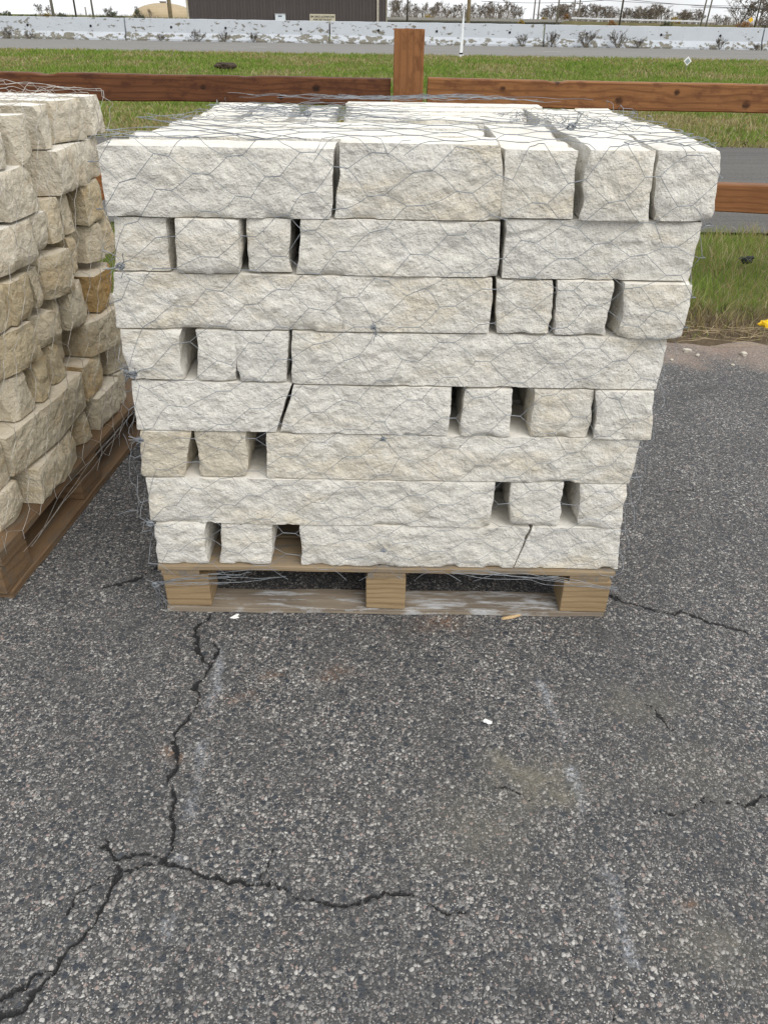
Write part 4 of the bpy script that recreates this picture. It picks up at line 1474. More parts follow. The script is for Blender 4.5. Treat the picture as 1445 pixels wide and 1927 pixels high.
M_BAR = barrier_material()
M_BLACK = plain('dark_void', (0.012, 0.012, 0.013), 0.9, var=0.1)
BAR_Y, BAR_Z = 42.0, 0.408


def barriers():
    xs = [at(p, 60, BAR_Y)[0] for p in (-150, 235, 620, 1025, 1440, 1830)]
    names = ['patchy stretch of white concrete barrier at the left edge', 'white concrete barrier section in front of the dome and brown building', 'white concrete barrier section under the building sign and behind the fence post',
             'cleaner white concrete barrier section with dry brush before it', 'white concrete barrier section cut off at the right edge']
    prof = [(0, 0), (0, .075), (.17, .33), (.215, .87), (.225, .885), (.375, .885), (.385, .87), (.43, .33), (.60, .075), (.60, 0)]
    for i in range(5):
        a, b = xs[i] + .035, xs[i + 1] - .035
        L = b - a
        n = 24
        V, F = [], []
        for k in range(n + 1):
            t = -L / 2 + L * k / n
            for (yy, zz) in prof:
                V.append((t, yy, zz + (.006 * math.sin(k * 2.1 + i) if zz > .8 else 0)))
        m_ = len(prof)
        for k in range(n):
            for q in range(m_):
                F.append([k * m_ + q, (k + 1) * m_ + q, (k + 1) * m_ + (q + 1) % m_, k * m_ + (q + 1) % m_])
        F += [[q for q in range(m_)], [n * m_ + q for q in reversed(range(m_))]]
        F = [list(reversed(f)) for f in F]
        o = obj('concrete_barrier', mesh_from('concrete_barrier', V, F, [M_BAR]), None, ((a + b) / 2, BAR_Y, BAR_Z))
        tag(o, names[i], 'barrier', 'white concrete barriers along the highway')
        for h in (-.30, .02, .33):
            MB().lathe([(.055, 0), (.05, .02)], 10).build('lifting_hole', M_BLACK, o, (h * L + .3 * math.sin(i * 5 + h * 9), .183, .55), (math.pi / 2 - .08, 0, 0))


barriers()


# ------------------------------------------------------------------ branching plants
def grow(seed, levels, nkids, spread, ratio, r0, wig=0.12, up=0.25, first=1.0, rmin=.004, dirs=None, start=.35):
    """segments (p0, p1, r0, r1, level) of a unit-high branching plant"""
    rg = np.random.default_rng(seed)
    segs = []

    def branch(p, d, L, r, lev):
        n = 4 if lev == 0 else 3
        pts = [p]
        dd = d.copy()
        for i in range(n):
            dd = dd + rg.normal(0, wig, 3) + np.array([0, 0, up * .25])
            dd /= np.linalg.norm(dd)
            pts.append(pts[-1] + dd * L / n)
        for i in range(n):
            ra, rb = r * (1 - .55 * i / n), r * (1 - .55 * (i + 1) / n)
            segs.append((pts[i], pts[i + 1], max(ra, rmin), max(rb, rmin), lev))
        if lev + 1 >= levels:
            return
        for k in range(nkids[lev]):
            t = start + (1 - start) * (k + rg.random()) / nkids[lev] if lev == 0 else rg.uniform(.25, 1.0)
            i = min(int(t * n), n - 1)
            q = pts[i] + (pts[i + 1] - pts[i]) * (t * n - i)
            base = pts[i + 1] - pts[i]
            base /= np.linalg.norm(base)
            rnd = rg.normal(0, 1, 3)
            rnd -= base * (rnd @ base)
            rnd /= np.linalg.norm(rnd) + 1e-9
            s = spread * rg.uniform(.6, 1.25)
            nd = base * math.cos(s) + rnd * math.sin(s) + np.array([0, 0, up])
            nd /= np.linalg.norm(nd)
            branch(q, nd, L * ratio * rg.uniform(.7, 1.15) * (1.15 - .5 * t if lev == 0 else 1), r * .55, lev + 1)
    for d in (dirs if dirs is not None else [np.array([0, 0, 1.0])]):
        branch(np.zeros(3), np.asarray(d, float) / np.linalg.norm(d), first, r0, 0)
    return segs


def seg_mesh(segs, sides=3):
    A = np.array([s[0] for s in segs])
    B = np.array([s[1] for s in segs])
    ra = np.array([s[2] for s in segs])
    rb = np.array([s[3] for s in segs])
    d = B - A
    d /= np.linalg.norm(d, axis=1)[:, None] + 1e-9
    ref = np.where(np.abs(d[:, 2:3]) < .8, np.array([[0, 0, 1.0]]), np.array([[1.0, 0, 0]]))
    a = np.cross(d, ref)
    a /= np.linalg.norm(a, axis=1)[:, None] + 1e-9
    b = np.cross(d, a)
    ang = np.arange(sides) * 2 * math.pi / sides
    off = np.cos(ang)[None, :, None] * a[:, None] + np.sin(ang)[None, :, None] * b[:, None]
    V = np.concatenate([A[:, None] + ra[:, None, None] * off, B[:, None] + rb[:, None, None] * off], 1).reshape(-1, 3)
    n = np.arange(len(segs))[:, None] * 2 * sides
    s = np.arange(sides)[None]
    F = np.stack([n + s, n + (s + 1) % sides, n + sides + (s + 1) % sides, n + sides + s], -1).reshape(-1, 4)
    return V, F


def leaf_cloud(rg, n, centers, radii, size):
    c = rg.integers(0, len(centers), n)
    v = rg.normal(0, 1, (n, 3))
    v /= np.linalg.norm(v, axis=1)[:, None]
    P = centers[c] + v * (radii[c] * rg.random(n) ** .4)[:, None]
    t = rg.normal(0, 1, (n, 3))
    t /= np.linalg.norm(t, axis=1)[:, None]
    u = np.cross(t, rg.normal(0, 1, (n, 3)))
    u /= np.linalg.norm(u, axis=1)[:, None]
    s = size * rg.uniform(.6, 1.4, (n, 1))
    V = np.stack([P - t * s, P + u * s * .5, P + t * s, P - u * s * .5], 1).reshape(-1, 3)
    return V, np.arange(n * 4).reshape(-1, 4)


M_BARK = plain('grey_bark', (0.16, 0.14, 0.125), 0.9, var=0.3)
M_TWIG = plain('winter_twigs', (0.17, 0.14, 0.112), 0.9, var=0.25)
M_DRY = plain('dry_brush', (0.11, 0.095, 0.075), 0.95, var=0.35)
M_YELLOW = plain('yellow_leaves', (0.34, 0.24, 0.05), 0.8, var=0.35)
M_RUSTLEAF = plain('russet_leaves', (0.26, 0.13, 0.045), 0.8, var=0.35)
M_EVERG = plain('grey_green_leaves', (0.10, 0.115, 0.065), 0.85, var=0.35)

# dry brush growing at the foot of the barrier: (photo x, height in photo px, spread, label)
BRUSH = [(12, 22, 1.3, 'dry grey weed at the foot of the barrier, cut off at the left edge'), (52, 17, 1.5, 'broad brown weed clump below the thin poles at the left'), (372, 24, 1.5, 'spreading weed against the barrier below the left end of the brown building'),
         (421, 22, 1.2, 'bushy weed before the barrier, second of the two under the building'), (476, 20, 1.1, 'dark weed at the barrier right of its bushy neighbour'), (300, 14, 1.2, 'low weed at the barrier below the dome'),
         (985, 24, 1.2, 'flat-topped dry weed just left of a barrier joint'), (1041, 32, 1.0, 'upright dry bush just right of a barrier joint'), (1107, 34, 1.35, 'fan-shaped dry bush at the barrier'),
         (1166, 36, 1.25, 'tallest dry bush at the barrier, below a dark pole'), (1206, 20, 1.1, 'small dry weed right of the tallest bush'), (1362, 23, 1.0, 'lone dark tuft at the barrier near the right edge'), (1432, 14, 1.0, 'thin weed at the barrier joint by the right edge')]
for i, (px, hp, spr, lab) in enumerate(BRUSH):
    rg = np.random.default_rng(500 + i)
    dirs = [np.array([math.sin(a) * spr * .9, rg.uniform(-.25, .15), 1.0]) for a in np.linspace(-1.0, 1.0, 9) + rg.normal(0, .12, 9)]
    segs = grow(600 + i, 3, [6, 4], .55, .5, .016, wig=.16, up=.15, dirs=dirs, rmin=.008, start=.2, first=.8)
    V, F = seg_mesh(segs)
    h = hp * 42 / 2043 * 1.05
    V = V * h / max(V[:, 2].max(), .01)
    tuft, tf = leaf_cloud(rg, 260, V[rg.integers(0, len(V), 60)], np.full(60, .05), .016)
    p = at(px, 60, 41.6)
    root = tag(empty('dry_weed', (p[0], 41.75, float(ground_z(41.75)) + .012)), lab, 'weed', 'dry weeds along the barrier')
    obj('stems', mesh_from('stems', V, F, [M_DRY]), root)
    obj('seed_heads', mesh_from('seed_heads', tuft, tf, [M_DRY]), root)['kind'] = 'stuff'


def horizon(px):
    return 36 + (px - 722.5) * .0157


# bare winter trees on the skyline: a few shapes, each tree placed, sized and turned on its own
TREES = []
for k in range(5):
    segs = grow(700 + k, 5, [11, 6, 4, 3], .75 + .08 * (k % 3), .55, .020, wig=.12, up=.16, rmin=.0036, start=.10)
    z = max(s[1][2] for s in segs)
    segs = [(a / z, b / z, ra, rb, l) for a, b, ra, rb, l in segs]
    Vt, Ft = seg_mesh([s for s in segs if s[4] == 0], 5)
    Vc, Fc = seg_mesh([s for s in segs if s[4] > 0])
    TREES.append((mesh_from('trunk', Vt, Ft, [M_BARK]), mesh_from('crown', Vc, Fc, [M_TWIG])))
TREE_POS = [(738, -8), (752, -2), (768, 2), (784, 6), (798, 4), (812, 7), (826, 2), (840, 6), (853, 8), (868, 6), (889, 4), (902, 7), (914, 6), (927, 2), (940, 6), (953, -4), (965, 9), (977, 14),
            (1028, 15), (1037, 8), (1048, 7), (1060, 5), (1071, 10), (1090, 9), (1105, 7), (1119, 6), (1135, 10), (1150, 12), (1170, 14), (1186, 16), (1200, 15), (1213, 13), (1222, 11), (1234, 7), (1245, 8),
            (1278, 17), (1290, 21), (1303, 17), (1314, 17), (1347, 27), (1362, 28), (76, 7), (94, 10), (262, 12), (283, 17)]
for i, (px, top) in enumerate(TREE_POS):
    rg = random.Random(i)
    D = rg.uniform(440, 520)
    hor = horizon(px)
    h = (hor - top + 1.5) / 2043 * D + 1.4
    p = at(px, hor, D)
    root = empty('bare_tree', (p[0], D, 0), rg.uniform(0, 6.28))
    if px < 300:
        lab, grp = 'small bare tree on the skyline %s' % {76: 'left of the leftmost pole', 94: 'behind the leftmost pole', 262: 'left of the tan dome', 283: 'in front of the tan dome'}[px], 'bare trees on the left skyline'
    elif px < 980:
        lab, grp = 'slender bare winter tree in the grove right of the brown building', 'bare trees right of the brown building'
    elif px < 1250:
        lab, grp = 'bare winter tree in the far tree line above the guardrail', 'bare trees above the guardrail'
    else:
        lab, grp = 'small bare tree on the skyline around the leaning twin poles', 'bare trees around the twin poles'
    tag(root, lab, 'tree', grp)
    t, c = TREES[i % 5]
    for nm, me in (('trunk', t), ('crown', c)):
        o = obj(nm, me, root)
        wd = (1.0 if px < 980 else 1.5) * rg.uniform(.85, 1.25)
        o.scale = (h * wd, h * wd, h)
# the brushy understorey of the far woods
rg = np.random.default_rng(77)
us = []
for i in range(5200):
    px = rg.uniform(732, 1470) if i > 500 else rg.uniform(60, 300)
    if 975 < px < 1020 and rg.random() < .8:
        continue
    D = rg.uniform(450, 560)
    hor = horizon(px)
    p = at(px, hor, D)
    top_ = np.interp(px, [60, 300, 732, 960, 980, 1020, 1060, 1250, 1300, 1340, 1380, 1470], [4, 3, 27, 24, 4, 12, 22, 21, 17, 12, 16, 22])
    h = (top_ * rg.uniform(.15, 1.0)) / 2043 * D + 1.4
    lean_ = rg.normal(0, .16)
    us.append((np.array([p[0], D, 0]), np.array([p[0] + lean_ * h, D + rg.normal(0, .5), h]), rg.uniform(.05, .12), .02, 0))
V, F = seg_mesh(us)
tag(obj('far_woods', mesh_from('far_woods', V, F, [M_TWIG])), 'grey-brown brushy undergrowth of the far woods on the skyline', 'woods', kind='stuff')
for px, top, D, lab in ((1392, -16, 170, 'large bare spreading tree near the right edge, behind the yellow sign'), (1428, -10, 190, 'dark bare tree at the right edge, right of the yellow sign'), (1450, -6, 180, 'bare tree cut off by the right edge')):
    h = (horizon(px) - top) / 2043 * D + 1.4
    p = at(px, 40, D)
    root = tag(empty('bare_tree', (p[0], D, 0), px), lab, 'tree', 'large bare trees at the right edge')
    t, c = TREES[px % 5]
    for nm, me in (('trunk', t), ('crown', c)):
        o = obj(nm, me, root)
        o.scale = (h * 1.35, h * 1.35, h)

# leafy bushes
BUSHES = [(802, 26, 34, 300, M_YELLOW, 'yellow-leaved bush in front of the grove, left of the white marker'), (858, 33, 18, 300, M_YELLOW, 'small yellow bush beside the white marker post'), (745, 30, 24, 250, M_EVERG, 'olive bush at the right end of the brown building'),
          (1268, 28, 28, 260, M_YELLOW, 'golden bush on the bank behind the guardrail'), (1254, 38, 26, 190, M_EVERG, 'green bush below the golden one on the bank'), (1150, 38, 24, 195, M_RUSTLEAF, 'russet bush at the foot of the dark pole'), (1022, 30, 18, 350, M_YELLOW, 'small yellow shrub behind the overpass'), (1065, 22, 14, 420, M_RUSTLEAF, 'russet shrub behind the twin-pole frame'), (980, 34, 18, 190, M_YELLOW, 'yellow-green shrub in front of the overpass'),
          (12, 17, 24, 200, M_EVERG, 'grey-green shrub on the skyline at the left edge'), (36, 26, 34, 200, M_EVERG, 'low dark hedge clump right of the left-edge shrub'), (62, 25, 26, 200, M_EVERG, 'low dark hedge clump near the leftmost pole'), (86, 22, 26, 190, M_YELLOW, 'olive-yellow scrub left of the leftmost pole'), (115, 21, 24, 195, M_EVERG, 'grey-green scrub right of the leftmost pole'), (135, 28, 22, 200, M_EVERG, 'low hedge clump at the foot of the dark thin pole'),
          (208, 9, 30, 210, M_EVERG, 'round open-crowned bush between the poles and the dome'), (190, 28, 20, 210, M_EVERG, 'low scrub left of the round bush'), (228, 29, 24, 210, M_EVERG, 'low scrub right of the round bush'), (262, 16, 26, 240, M_EVERG, 'dark bush at the left foot of the dome'), (1400, 38, 40, 165, M_RUSTLEAF, 'brown scrub below the large bare tree'), (1440, 34, 30, 165, M_DRY, 'dark scrub at the right edge')]
for i, (px, top, wpx, D, mat, lab) in enumerate(BUSHES):
    rg = np.random.default_rng(900 + i)
    hor = horizon(px)
    h = max(.6, (hor - top) / 2043 * D + 1.4)
    w = wpx / 1721 * D / 2
    segs = grow(950 + i, 3, [6, 4], .6, .5, .03, wig=.15, up=.2, rmin=.007, dirs=[np.array([x_, rg.uniform(-.3, .3), 1]) for x_ in (-.6, -.25, .1, .45, .7)], start=.3)
    V, F = seg_mesh(segs)
    V = V * np.array([w / max(abs(V[:, 0]).max(), .1), w / max(abs(V[:, 0]).max(), .1), h / V[:, 2].max()]) * .95
    nb = 26
    cen = np.stack([rg.uniform(-.75, .75, nb) * w, rg.uniform(-.5, .5, nb) * w, h * (.15 + .72 * rg.random(nb))], 1)
    cen[:, 2] *= 1 - .45 * (np.abs(cen[:, 0]) / w) ** 2
    LV, LF = leaf_cloud(rg, 1500 if mat != M_DRY else 800, cen, np.full(nb, .17 * min(w, h) + .05), .028 * D / 60)
    LV[:, 2] = np.maximum(LV[:, 2], .02)
    p = at(px, hor, D)
    root = tag(empty('bush', (p[0], D, 0)), lab, 'bush', 'bushes on the skyline')
    obj('stems', mesh_from('stems', V, F, [M_BARK]), root)
    obj('foliage', mesh_from('foliage', LV, LF, [mat]), root)


# ------------------------------------------------------------------ building, dome, overpass, poles
def building():
    D = 95.0
    x0, x1 = at(355, 20, D)[0], at(727, 20, D)[0]
    H = 7.5
    m = Mat('brown_ribbed_metal', 0.5, 0.4)
    f = m.noise(m.coords(), .6, 4)
    m.color(m.mix(m.rng(f, .35, .7), (0.060, 0.050, 0.050), (0.075, 0.062, 0.060)))
    trim = plain('tan_trim', (0.40, 0.36, 0.28), .6)
    root = tag(empty('metal_building', ((x0 + x1) / 2, D, 0)), 'dark brown ribbed metal building behind the barrier', 'building')
    L = x1 - x0
    # ribbed sheets, each one panel wide
    n = 20
    pw = L / n
    prof = []
    for k in range(3):
        a = k * pw / 3
        prof += [(a, 0), (a + pw * .20, 0), (a + pw * .235, -.045), (a + pw * .28, -.045), (a + pw * .315, 0)]
    prof.append((pw - .012, 0))
    V = [(x, y, z) for z in (0.0, H) for x, y in prof]
    k = len(prof)
    F = [[i, i + 1, k + i + 1, k + i] for i in range(k - 1)]
    me = mesh_from('wall_panel', V, F, [m.m])
    for i in range(n):
        obj('wall_panel', me, root, (-L / 2 + i * pw, 0, .35))
    MB().box(-L / 2, L / 2, .06, 22, 0, H + .3).build('wall', m.m, root)
    MB().box(-L / 2 - .15, L / 2 + .15, -.02, .05, 0, .35).build('plinth', plain('dark_plinth', (.03, .028, .028), .8), root)
    MB().prism([(-L / 2 - .3, H + .35), (L / 2 + .3, H + .35), (L / 2 + .3, H + .55), (0, H + 1.6), (-L / 2 - .3, H + .55)], -.3, 22.3).build('roof', m.m, root)
    MB().box(-L / 2 - .17, -L / 2 + .02, -.08, .2, 0, H + .3).build('corner_trim', trim, root)
    MB().box(L / 2 - .02, L / 2 + .06, -.08, .2, 0, H + .3).build('corner_trim', trim, root)
    xd = at(711, 20, D)[0] - (x0 + x1) / 2
    MB().box(xd - .10, xd + .10, -.20, -.06, .1, H + .2).build('downspout', plain('pale_downspout', (.42, .38, .33), .6), root)
    # the hung sign and the white cabinet are things of their own
    sx0, sx1 = at(583, 30, D)[0], at(631, 30, D)[0]
    z1 = at(607, 26.5, D - .1)[2]
    z0 = z1 - .80
    sg = tag(empty('building_sign', ((sx0 + sx1) / 2, D - .09, z0)), 'tan board with two lines of dark lettering on the brown building', 'sign')
    w = sx1 - sx0
    MB().box(-w / 2, w / 2, 0, .04, 0, .80).build('board', plain('sign_tan', (.50, .46, .36), .6, var=.08), sg)
    ink = plain('sign_ink', (.05, .045, .04), .7)
    for txt, zz, size in (('JIM CAROL & JOHNSTONE', .50, .235), ('ADM TEST FACILITY', .25, .215), ('AUTHORIZED PERSONNEL ONLY', .03, .15)):
        cu = bpy.data.curves.new('lettering', 'FONT')
        cu.body = txt
        cu.size = size
        cu.align_x = 'CENTER'
        cu.extrude = .004
        cu.offset = .004
        tmp = bpy.data.objects.new('tmp', cu)
        COL.objects.link(tmp)
        bpy.context.view_layer.update()
        me = bpy.data.meshes.new_from_object(tmp.evaluated_get(bpy.context.evaluated_depsgraph_get()))
        bpy.data.objects.remove(tmp)
        me.materials.clear()
        me.materials.append(ink)
        tw = max(v.co.x for v in me.vertices) * 2
        o = obj('lettering', me, sg, (0, -.012, zz), (math.pi / 2, 0, 0))
        o.scale = (min(1.0, w * .92 / tw), 1, 1)
    bx = at(528.5, 30, D)[0]
    bz = at(528, 26.5, D)[2]
    cb = tag(empty('utility_cabinet', (bx, D - .05, 0)), 'small white cabinet with a dark label standing against the brown building', 'cabinet')
    MB().box(-.52, .52, -.5, -.03, 0, bz).build('body', plain('cabinet_white', (.62, .66, .72), .5, var=.06), cb, bevel=.02)
    MB().box(-.20, .20, -.512, -.503, bz - .24, bz - .12).build('label_plate', plain('plate_dark', (.10, .12, .18), .5), cb)
    MB().box(-.54, .54, -.53, -.01, bz, bz + .04).build('lid', plain('lid_grey', (.45, .46, .47), .5), cb)


building()


def dome():
    D = 520.0
    p = at(310, 28, D)
    r = 58 / 1721 * D
    h = (29.5 - 5) / 2043 * D + 1.4
    m = Mat('tan_dome_shell', .8, .2)
    c = m.coords()
    col = m.mix(m.noise(c, .25, 4), (.38, .30, .19), (.46, .375, .25))
    br = m.n('TexBrick', {'Vector': m.n('Mapping', {'Vector': c, 'Rotation': (math.pi / 2, 0, 0)}), 'Scale': .35, 'Mortar Size': .03, 'Color1': (1, 1, 1, 1), 'Color2': (.9, .9, .9, 1), 'Mortar': (.75, .72, .7, 1)})
    m.color(m.mix(.8, col, br, 'MULTIPLY'))
    root = tag(empty('storage_dome', (p[0], D, 0)), 'tan round dome on the skyline left of the brown building', 'dome')
    b = MB()
    prof = [(r, 0), (r, h * .10)] + [(r * math.cos(t), h * .10 + h * .88 * math.sin(t)) for t in np.linspace(.05, math.pi / 2 - .06, 14)]
    b.lathe(prof, 48).build('shell', m.m, root, smooth=True)
    b = MB()
    b.lathe([(r * .10, h * .97), (r * .10, h * 1.04), (r * .12, h * 1.05), (r * .12, h * 1.08)], 12).build('vent_cap', plain('cap_grey', (.22, .19, .16), .7), root)
    rb = MB()
    for i in range(36):
        a = i * 2 * math.pi / 36
        rb.box(r * 1.01 * math.cos(a) - .12, r * 1.01 * math.cos(a) + .12, r * 1.01 * math.sin(a) - .12, r * 1.01 * math.sin(a) + .12, 0, h * .14)
    rb.build('railing', plain('rail_pale', (.55, .52, .48), .7), root)


dome()

M_CONC = plain('bridge_concrete', (.27, .26, .245), .85)
M_CONCD = plain('bridge_girder', (.16, .155, .145), .85)


def overpass():
    D = 205.0
    x0, x1 = at(872, 40, D)[0], at(1068, 40, D)[0]
    root = tag(empty('overpass', (x0, D, 0)), 'low concrete overpass on dark piers beyond the barrier', 'bridge')
    L = x1 - x0
    MB().box(-40, L, 0, 9, 1.10, 1.32).build('deck', M_CONC, root)
    MB().box(-40, L, -.25, -.02, 1.34, 1.85).build('parapet', M_CONC, root)
    for k in range(3):
        MB().box(-40, L, .4 + k * 3.2, .9 + k * 3.2, .75, 1.095).build('girder', M_CONCD, root)
    for k in range(9):
        xx = -6 + k * (L + 4) / 8
        MB().box(xx - .3, xx + .3, .35, 8, 0, .745).build('pier', M_CONCD, root)
    for k in range(14):
        xx = -3 + k * (L) / 13
        MB().box(xx - .05, xx + .05, -.16, -.06, 1.855, 2.15).build('rail_post', M_CONCD, root)


overpass()


def embankment():
    D = 198.0
    xs = np.linspace(at(1055, 40, D)[0], at(1640, 40, D)[0], 60)
    zt = 1.62 - .65 * (xs - xs[0]) / (xs[-1] - xs[0]) + .03 * fbm(xs * .5, 0 * xs, 0, 3, 2)
    zt[0] = .2
    zt[1] = 1.2
    prof_y = [-9.0, -4.0, 0.0, 12.0, 24.0]
    V, F = [], []
    for x, z in zip(xs, zt):
        for yy, k in zip(prof_y, (-.02, .55, 1.0, 1.0, -.02)):
            V.append((x, D + yy, z * k if k > 0 else -.05))
    m_ = len(prof_y)
    for i in range(len(xs) - 1):
        for q in range(m_ - 1):
            F.append([i * m_ + q, (i + 1) * m_ + q, (i + 1) * m_ + q + 1, i * m_ + q + 1])
    m = Mat('winter_bank', .95, .1)
    c = m.coords()
    m.color(m.mix(m.rng(m.noise(c, .5, 5, .65), .35, .68), (.085, .085, .035), (.15, .12, .06)))
    tag(obj('embankment', mesh_from('embankment', V, F, [m.m])), kind='structure')
    g = tag(empty('guardrail', (xs[2], D + .6, 0)), 'pale steel guardrail running along the bank at the right', 'guardrail')
    gm = plain('galvanised_rail', (.55, .56, .58), .4, metal=.3)
    n = 40
    gx = np.linspace(xs[2], at(1345, 40, D)[0], n)
    gz = np.interp(gx, xs, zt)
    b = MB()
    for i in range(n - 1):
        k = len(b.v)
        for x, z in ((gx[i] - xs[2], gz[i]), (gx[i + 1] - xs[2], gz[i + 1])):
            for yy, dz in ((0, .36), (-.07, .44), (-.01, .52), (-.07, .60), (0, .68)):
                b.v.append((x, yy, z + dz))
        for q in range(4):
            b.f.append([k + q, k + 5 + q, k + 6 + q, k + 1 + q])
    b.build('rail', gm, g)
    for i in range(0, n, 2):
        MB().box(gx[i] - xs[2] - .06, gx[i] - xs[2] + .06, .03, .18, gz[i] - .3, gz[i] + .66).build('post', M_CONCD, g)


embankment()

M_POLE_T = plain('tan_pole_wood', (.30, .235, .16), .85)
M_POLE_D = plain('dark_pole_wood', (.10, .085, .07), .85)
M_POLE_G = plain('grey_pole_wood', (.22, .20, .18), .85)
POLES = [(102, 90, .15, 11, M_POLE_G, 0, 'grey pole, leftmost on the skyline'), (144.5, 110, .12, 11, M_POLE_D, 0, 'dark thin pole, second from the left on the skyline'), (177, 110, .12, 11, M_POLE_G, 0, 'thin pole left of the round bush'),
         (164, 100, .10, 2.1, M_POLE_G, 0, 'short stub post between two thin poles'), (322, 70, .16, 11, M_POLE_T, 0, 'tan wooden pole in front of the dome'), (766, 110, .11, 11, M_POLE_D, 0, 'dark slim pole in the grove right of the building'),
         (880, 60, .13, 10, M_POLE_T, 0, 'tan wooden pole right of the white marker post'), (1002, 210, .17, 14, M_POLE_G, .01, 'left pole of the pair behind the overpass'), (1010, 210, .17, 14, M_POLE_G, .01, 'right pole of the pair behind the overpass'),
         (1046, 180, .17, 14, M_POLE_G, .012, 'single pole left of the pole frame'), (1164, 120, .13, 12, M_POLE_D, .02, 'dark pole above the tallest dry bush'),
         (1316, 150, .13, 13, M_POLE_G, .05, 'left pole of the leaning pair at the right'), (1326, 150, .13, 13, M_POLE_G, .055, 'right pole of the leaning pair at the right'), (1418, 140, .12, 12, M_POLE_D, .03, 'dark pole beside the large bare tree')]
for i, (px, D, r, h, mat, lean, lab) in enumerate(POLES):
    p = at(px, horizon(px) + 6, D)
    root = tag(empty('utility_pole', (p[0], D, 0)), lab, 'pole', 'poles on the skyline')
    root.rotation_euler = (0, lean, 0)
    MB().lathe([(r, 0), (r * .92, h * .5), (r * .75, h)], 9).build('shaft', mat, root, smooth=True)
    if h > 5:
        arm = MB().box(-1.2, 1.2, -.06, .06, h - .75, h - .6).build('crossarm', mat, root)
        for xx in (-1.05, -.4, .4, 1.05):
            MB().lathe([(.05, 0), (.07, .06), (.04, .15)], 7, (xx, 0, h - .6)).build('insulator', plain('insulator_grey', (.3, .3, .32), .4) if (i, xx) == (0, -1.05) else bpy.data.materials['insulator_grey'], arm)
# the two-legged frame
p = at(1081, 46, 225)
hf = tag(empty('pole_frame', (p[0], 225, 0)), 'two-legged pole frame with a crossarm above the far trees', 'pole frame')
for s in (-1, 1):
    MB().lathe([(.2, 0), (.16, 8.5)], 8, (s * .62, 0, 0)).build('leg', M_POLE_G, hf)
    for xx in (-1.1, 0, 1.1):
        if s == 1:
            MB().lathe([(.07, 0), (.09, .1), (.05, .25)], 7, (xx, 0, 5.35)).build('insulator', bpy.data.materials['insulator_grey'], hf)
MB().box(-1.3, 1.3, -.25, -.20, 5.1, 5.35).build('crossarm', M_POLE_G, hf)
# power lines
M_CABLE = plain('cable', (.06, .06, .065), .6)
for (xa, ya, xb, yb, D, sag, lab) in ((905, 2, 1140, 0, 140, .3, 'power line crossing the sky above the grove'), (1180, -1, 1500, 19, 150, .25, 'upper power line drooping past the leaning pole pair'), (1120, -1, 1420, 12, 170, .2, 'thin power line above the far tree line'), (1300, 13, 1500, 16, 150, .1, 'lower power line running off at the right edge')):
    a, b = at(xa, ya, D), at(xb, yb, D)
    t = np.linspace(0, 1, 24)
    P = a + (b - a) * t[:, None]
    P[:, 2] -= sag * 4 * t * (1 - t)
    V, F = wires([P], .035, 4)
    tag(obj('power_line', mesh_from('power_line', V, F, [M_CABLE])), lab, 'power line', 'power lines')

# yellow warning sign by the far bank
p = at(1412, 36, 140)
ws = tag(empty('warning_sign', (p[0], 140, 0)), 'small yellow diamond sign on a post at the far right', 'sign')
MB().lathe([(.05, 0), (.05, 2.1)], 7).build('post', M_POLE_G, ws)
b = MB()
b.prism([(0, -.38), (.38, 0), (0, .38), (-.38, 0)], -.09, -.06)
b.build('plate', plain('sign_yellow', (.75, .45, .03), .5, var=.05), ws, (0, 0, 2.05))


# ------------------------------------------------------------------ roadside markers on the bank
def marker_post():
    y = 30.6
    p = at(867, 106, y)
    z0 = float(ground_z(y))
    root = tag(empty('marker_post', (p[0], y, z0)), 'slim white flexible marker post standing at the highway edge', 'marker post')
    m = plain('marker_white', (.72, .74, .78), .45, var=.05)
    V, F = [], []
    n = 16
    for i in range(n + 1):
        t = i / n
        z = .06 + t * 1.62
        w = .062 * (1 - .72 * sstep(.55, 1.0, t))
        tw = .55 + .8 * t
        for (u, v) in ((-1, -.10), (1, -.10), (1, .10), (-1, .10)):
            xx, yy = u * w, v * .06
            V.append((xx * math.cos(tw) - yy * math.sin(tw) + .02 * t, xx * math.sin(tw) + yy * math.cos(tw), z))
    for i in range(n):
        for q in range(4):
            F.append([i * 4 + q, i * 4 + (q + 1) % 4, i * 4 + 4 + (q + 1) % 4, i * 4 + 4 + q])
    F += [[3, 2, 1, 0], [n * 4, n * 4 + 1, n * 4 + 2, n * 4 + 3]]
    obj('blade', mesh_from('blade', V, F, [m]), root)
    MB().box(-.075, .075, -.05, .05, .0, .10).build('base', m, root, None, (0, 0, .5))
    MB().box(-.064, .064, -.016, .016, .102, .15).build('black_band', M_BLACK, root, None, (0, 0, .58))


marker_post()
y = 25.5
p = at(1293, 115, y)
dm = tag(empty('diamond_marker', (p[0], y, float(ground_z(y)))), 'small white-edged grey diamond marker in the bank grass at the right', 'marker')
zc = p[2] - float(ground_z(y))
MB().box(-.012, .012, .012, .03, 0, zc).build('stake', M_POLE_G, dm)
MB().prism([(0, -.115), (.115, 0), (0, .115), (-.115, 0)], -.012, .012).build('border', plain('marker_border', (.78, .78, .78), .5, var=.04), dm, (0, 0, zc))
MB().prism([(0, -.072), (.072, 0), (0, .072), (-.072, 0)], -.020, -.013).build('face', plain('marker_face', (.30, .36, .38), .5, var=.2), dm, (0, 0, zc))


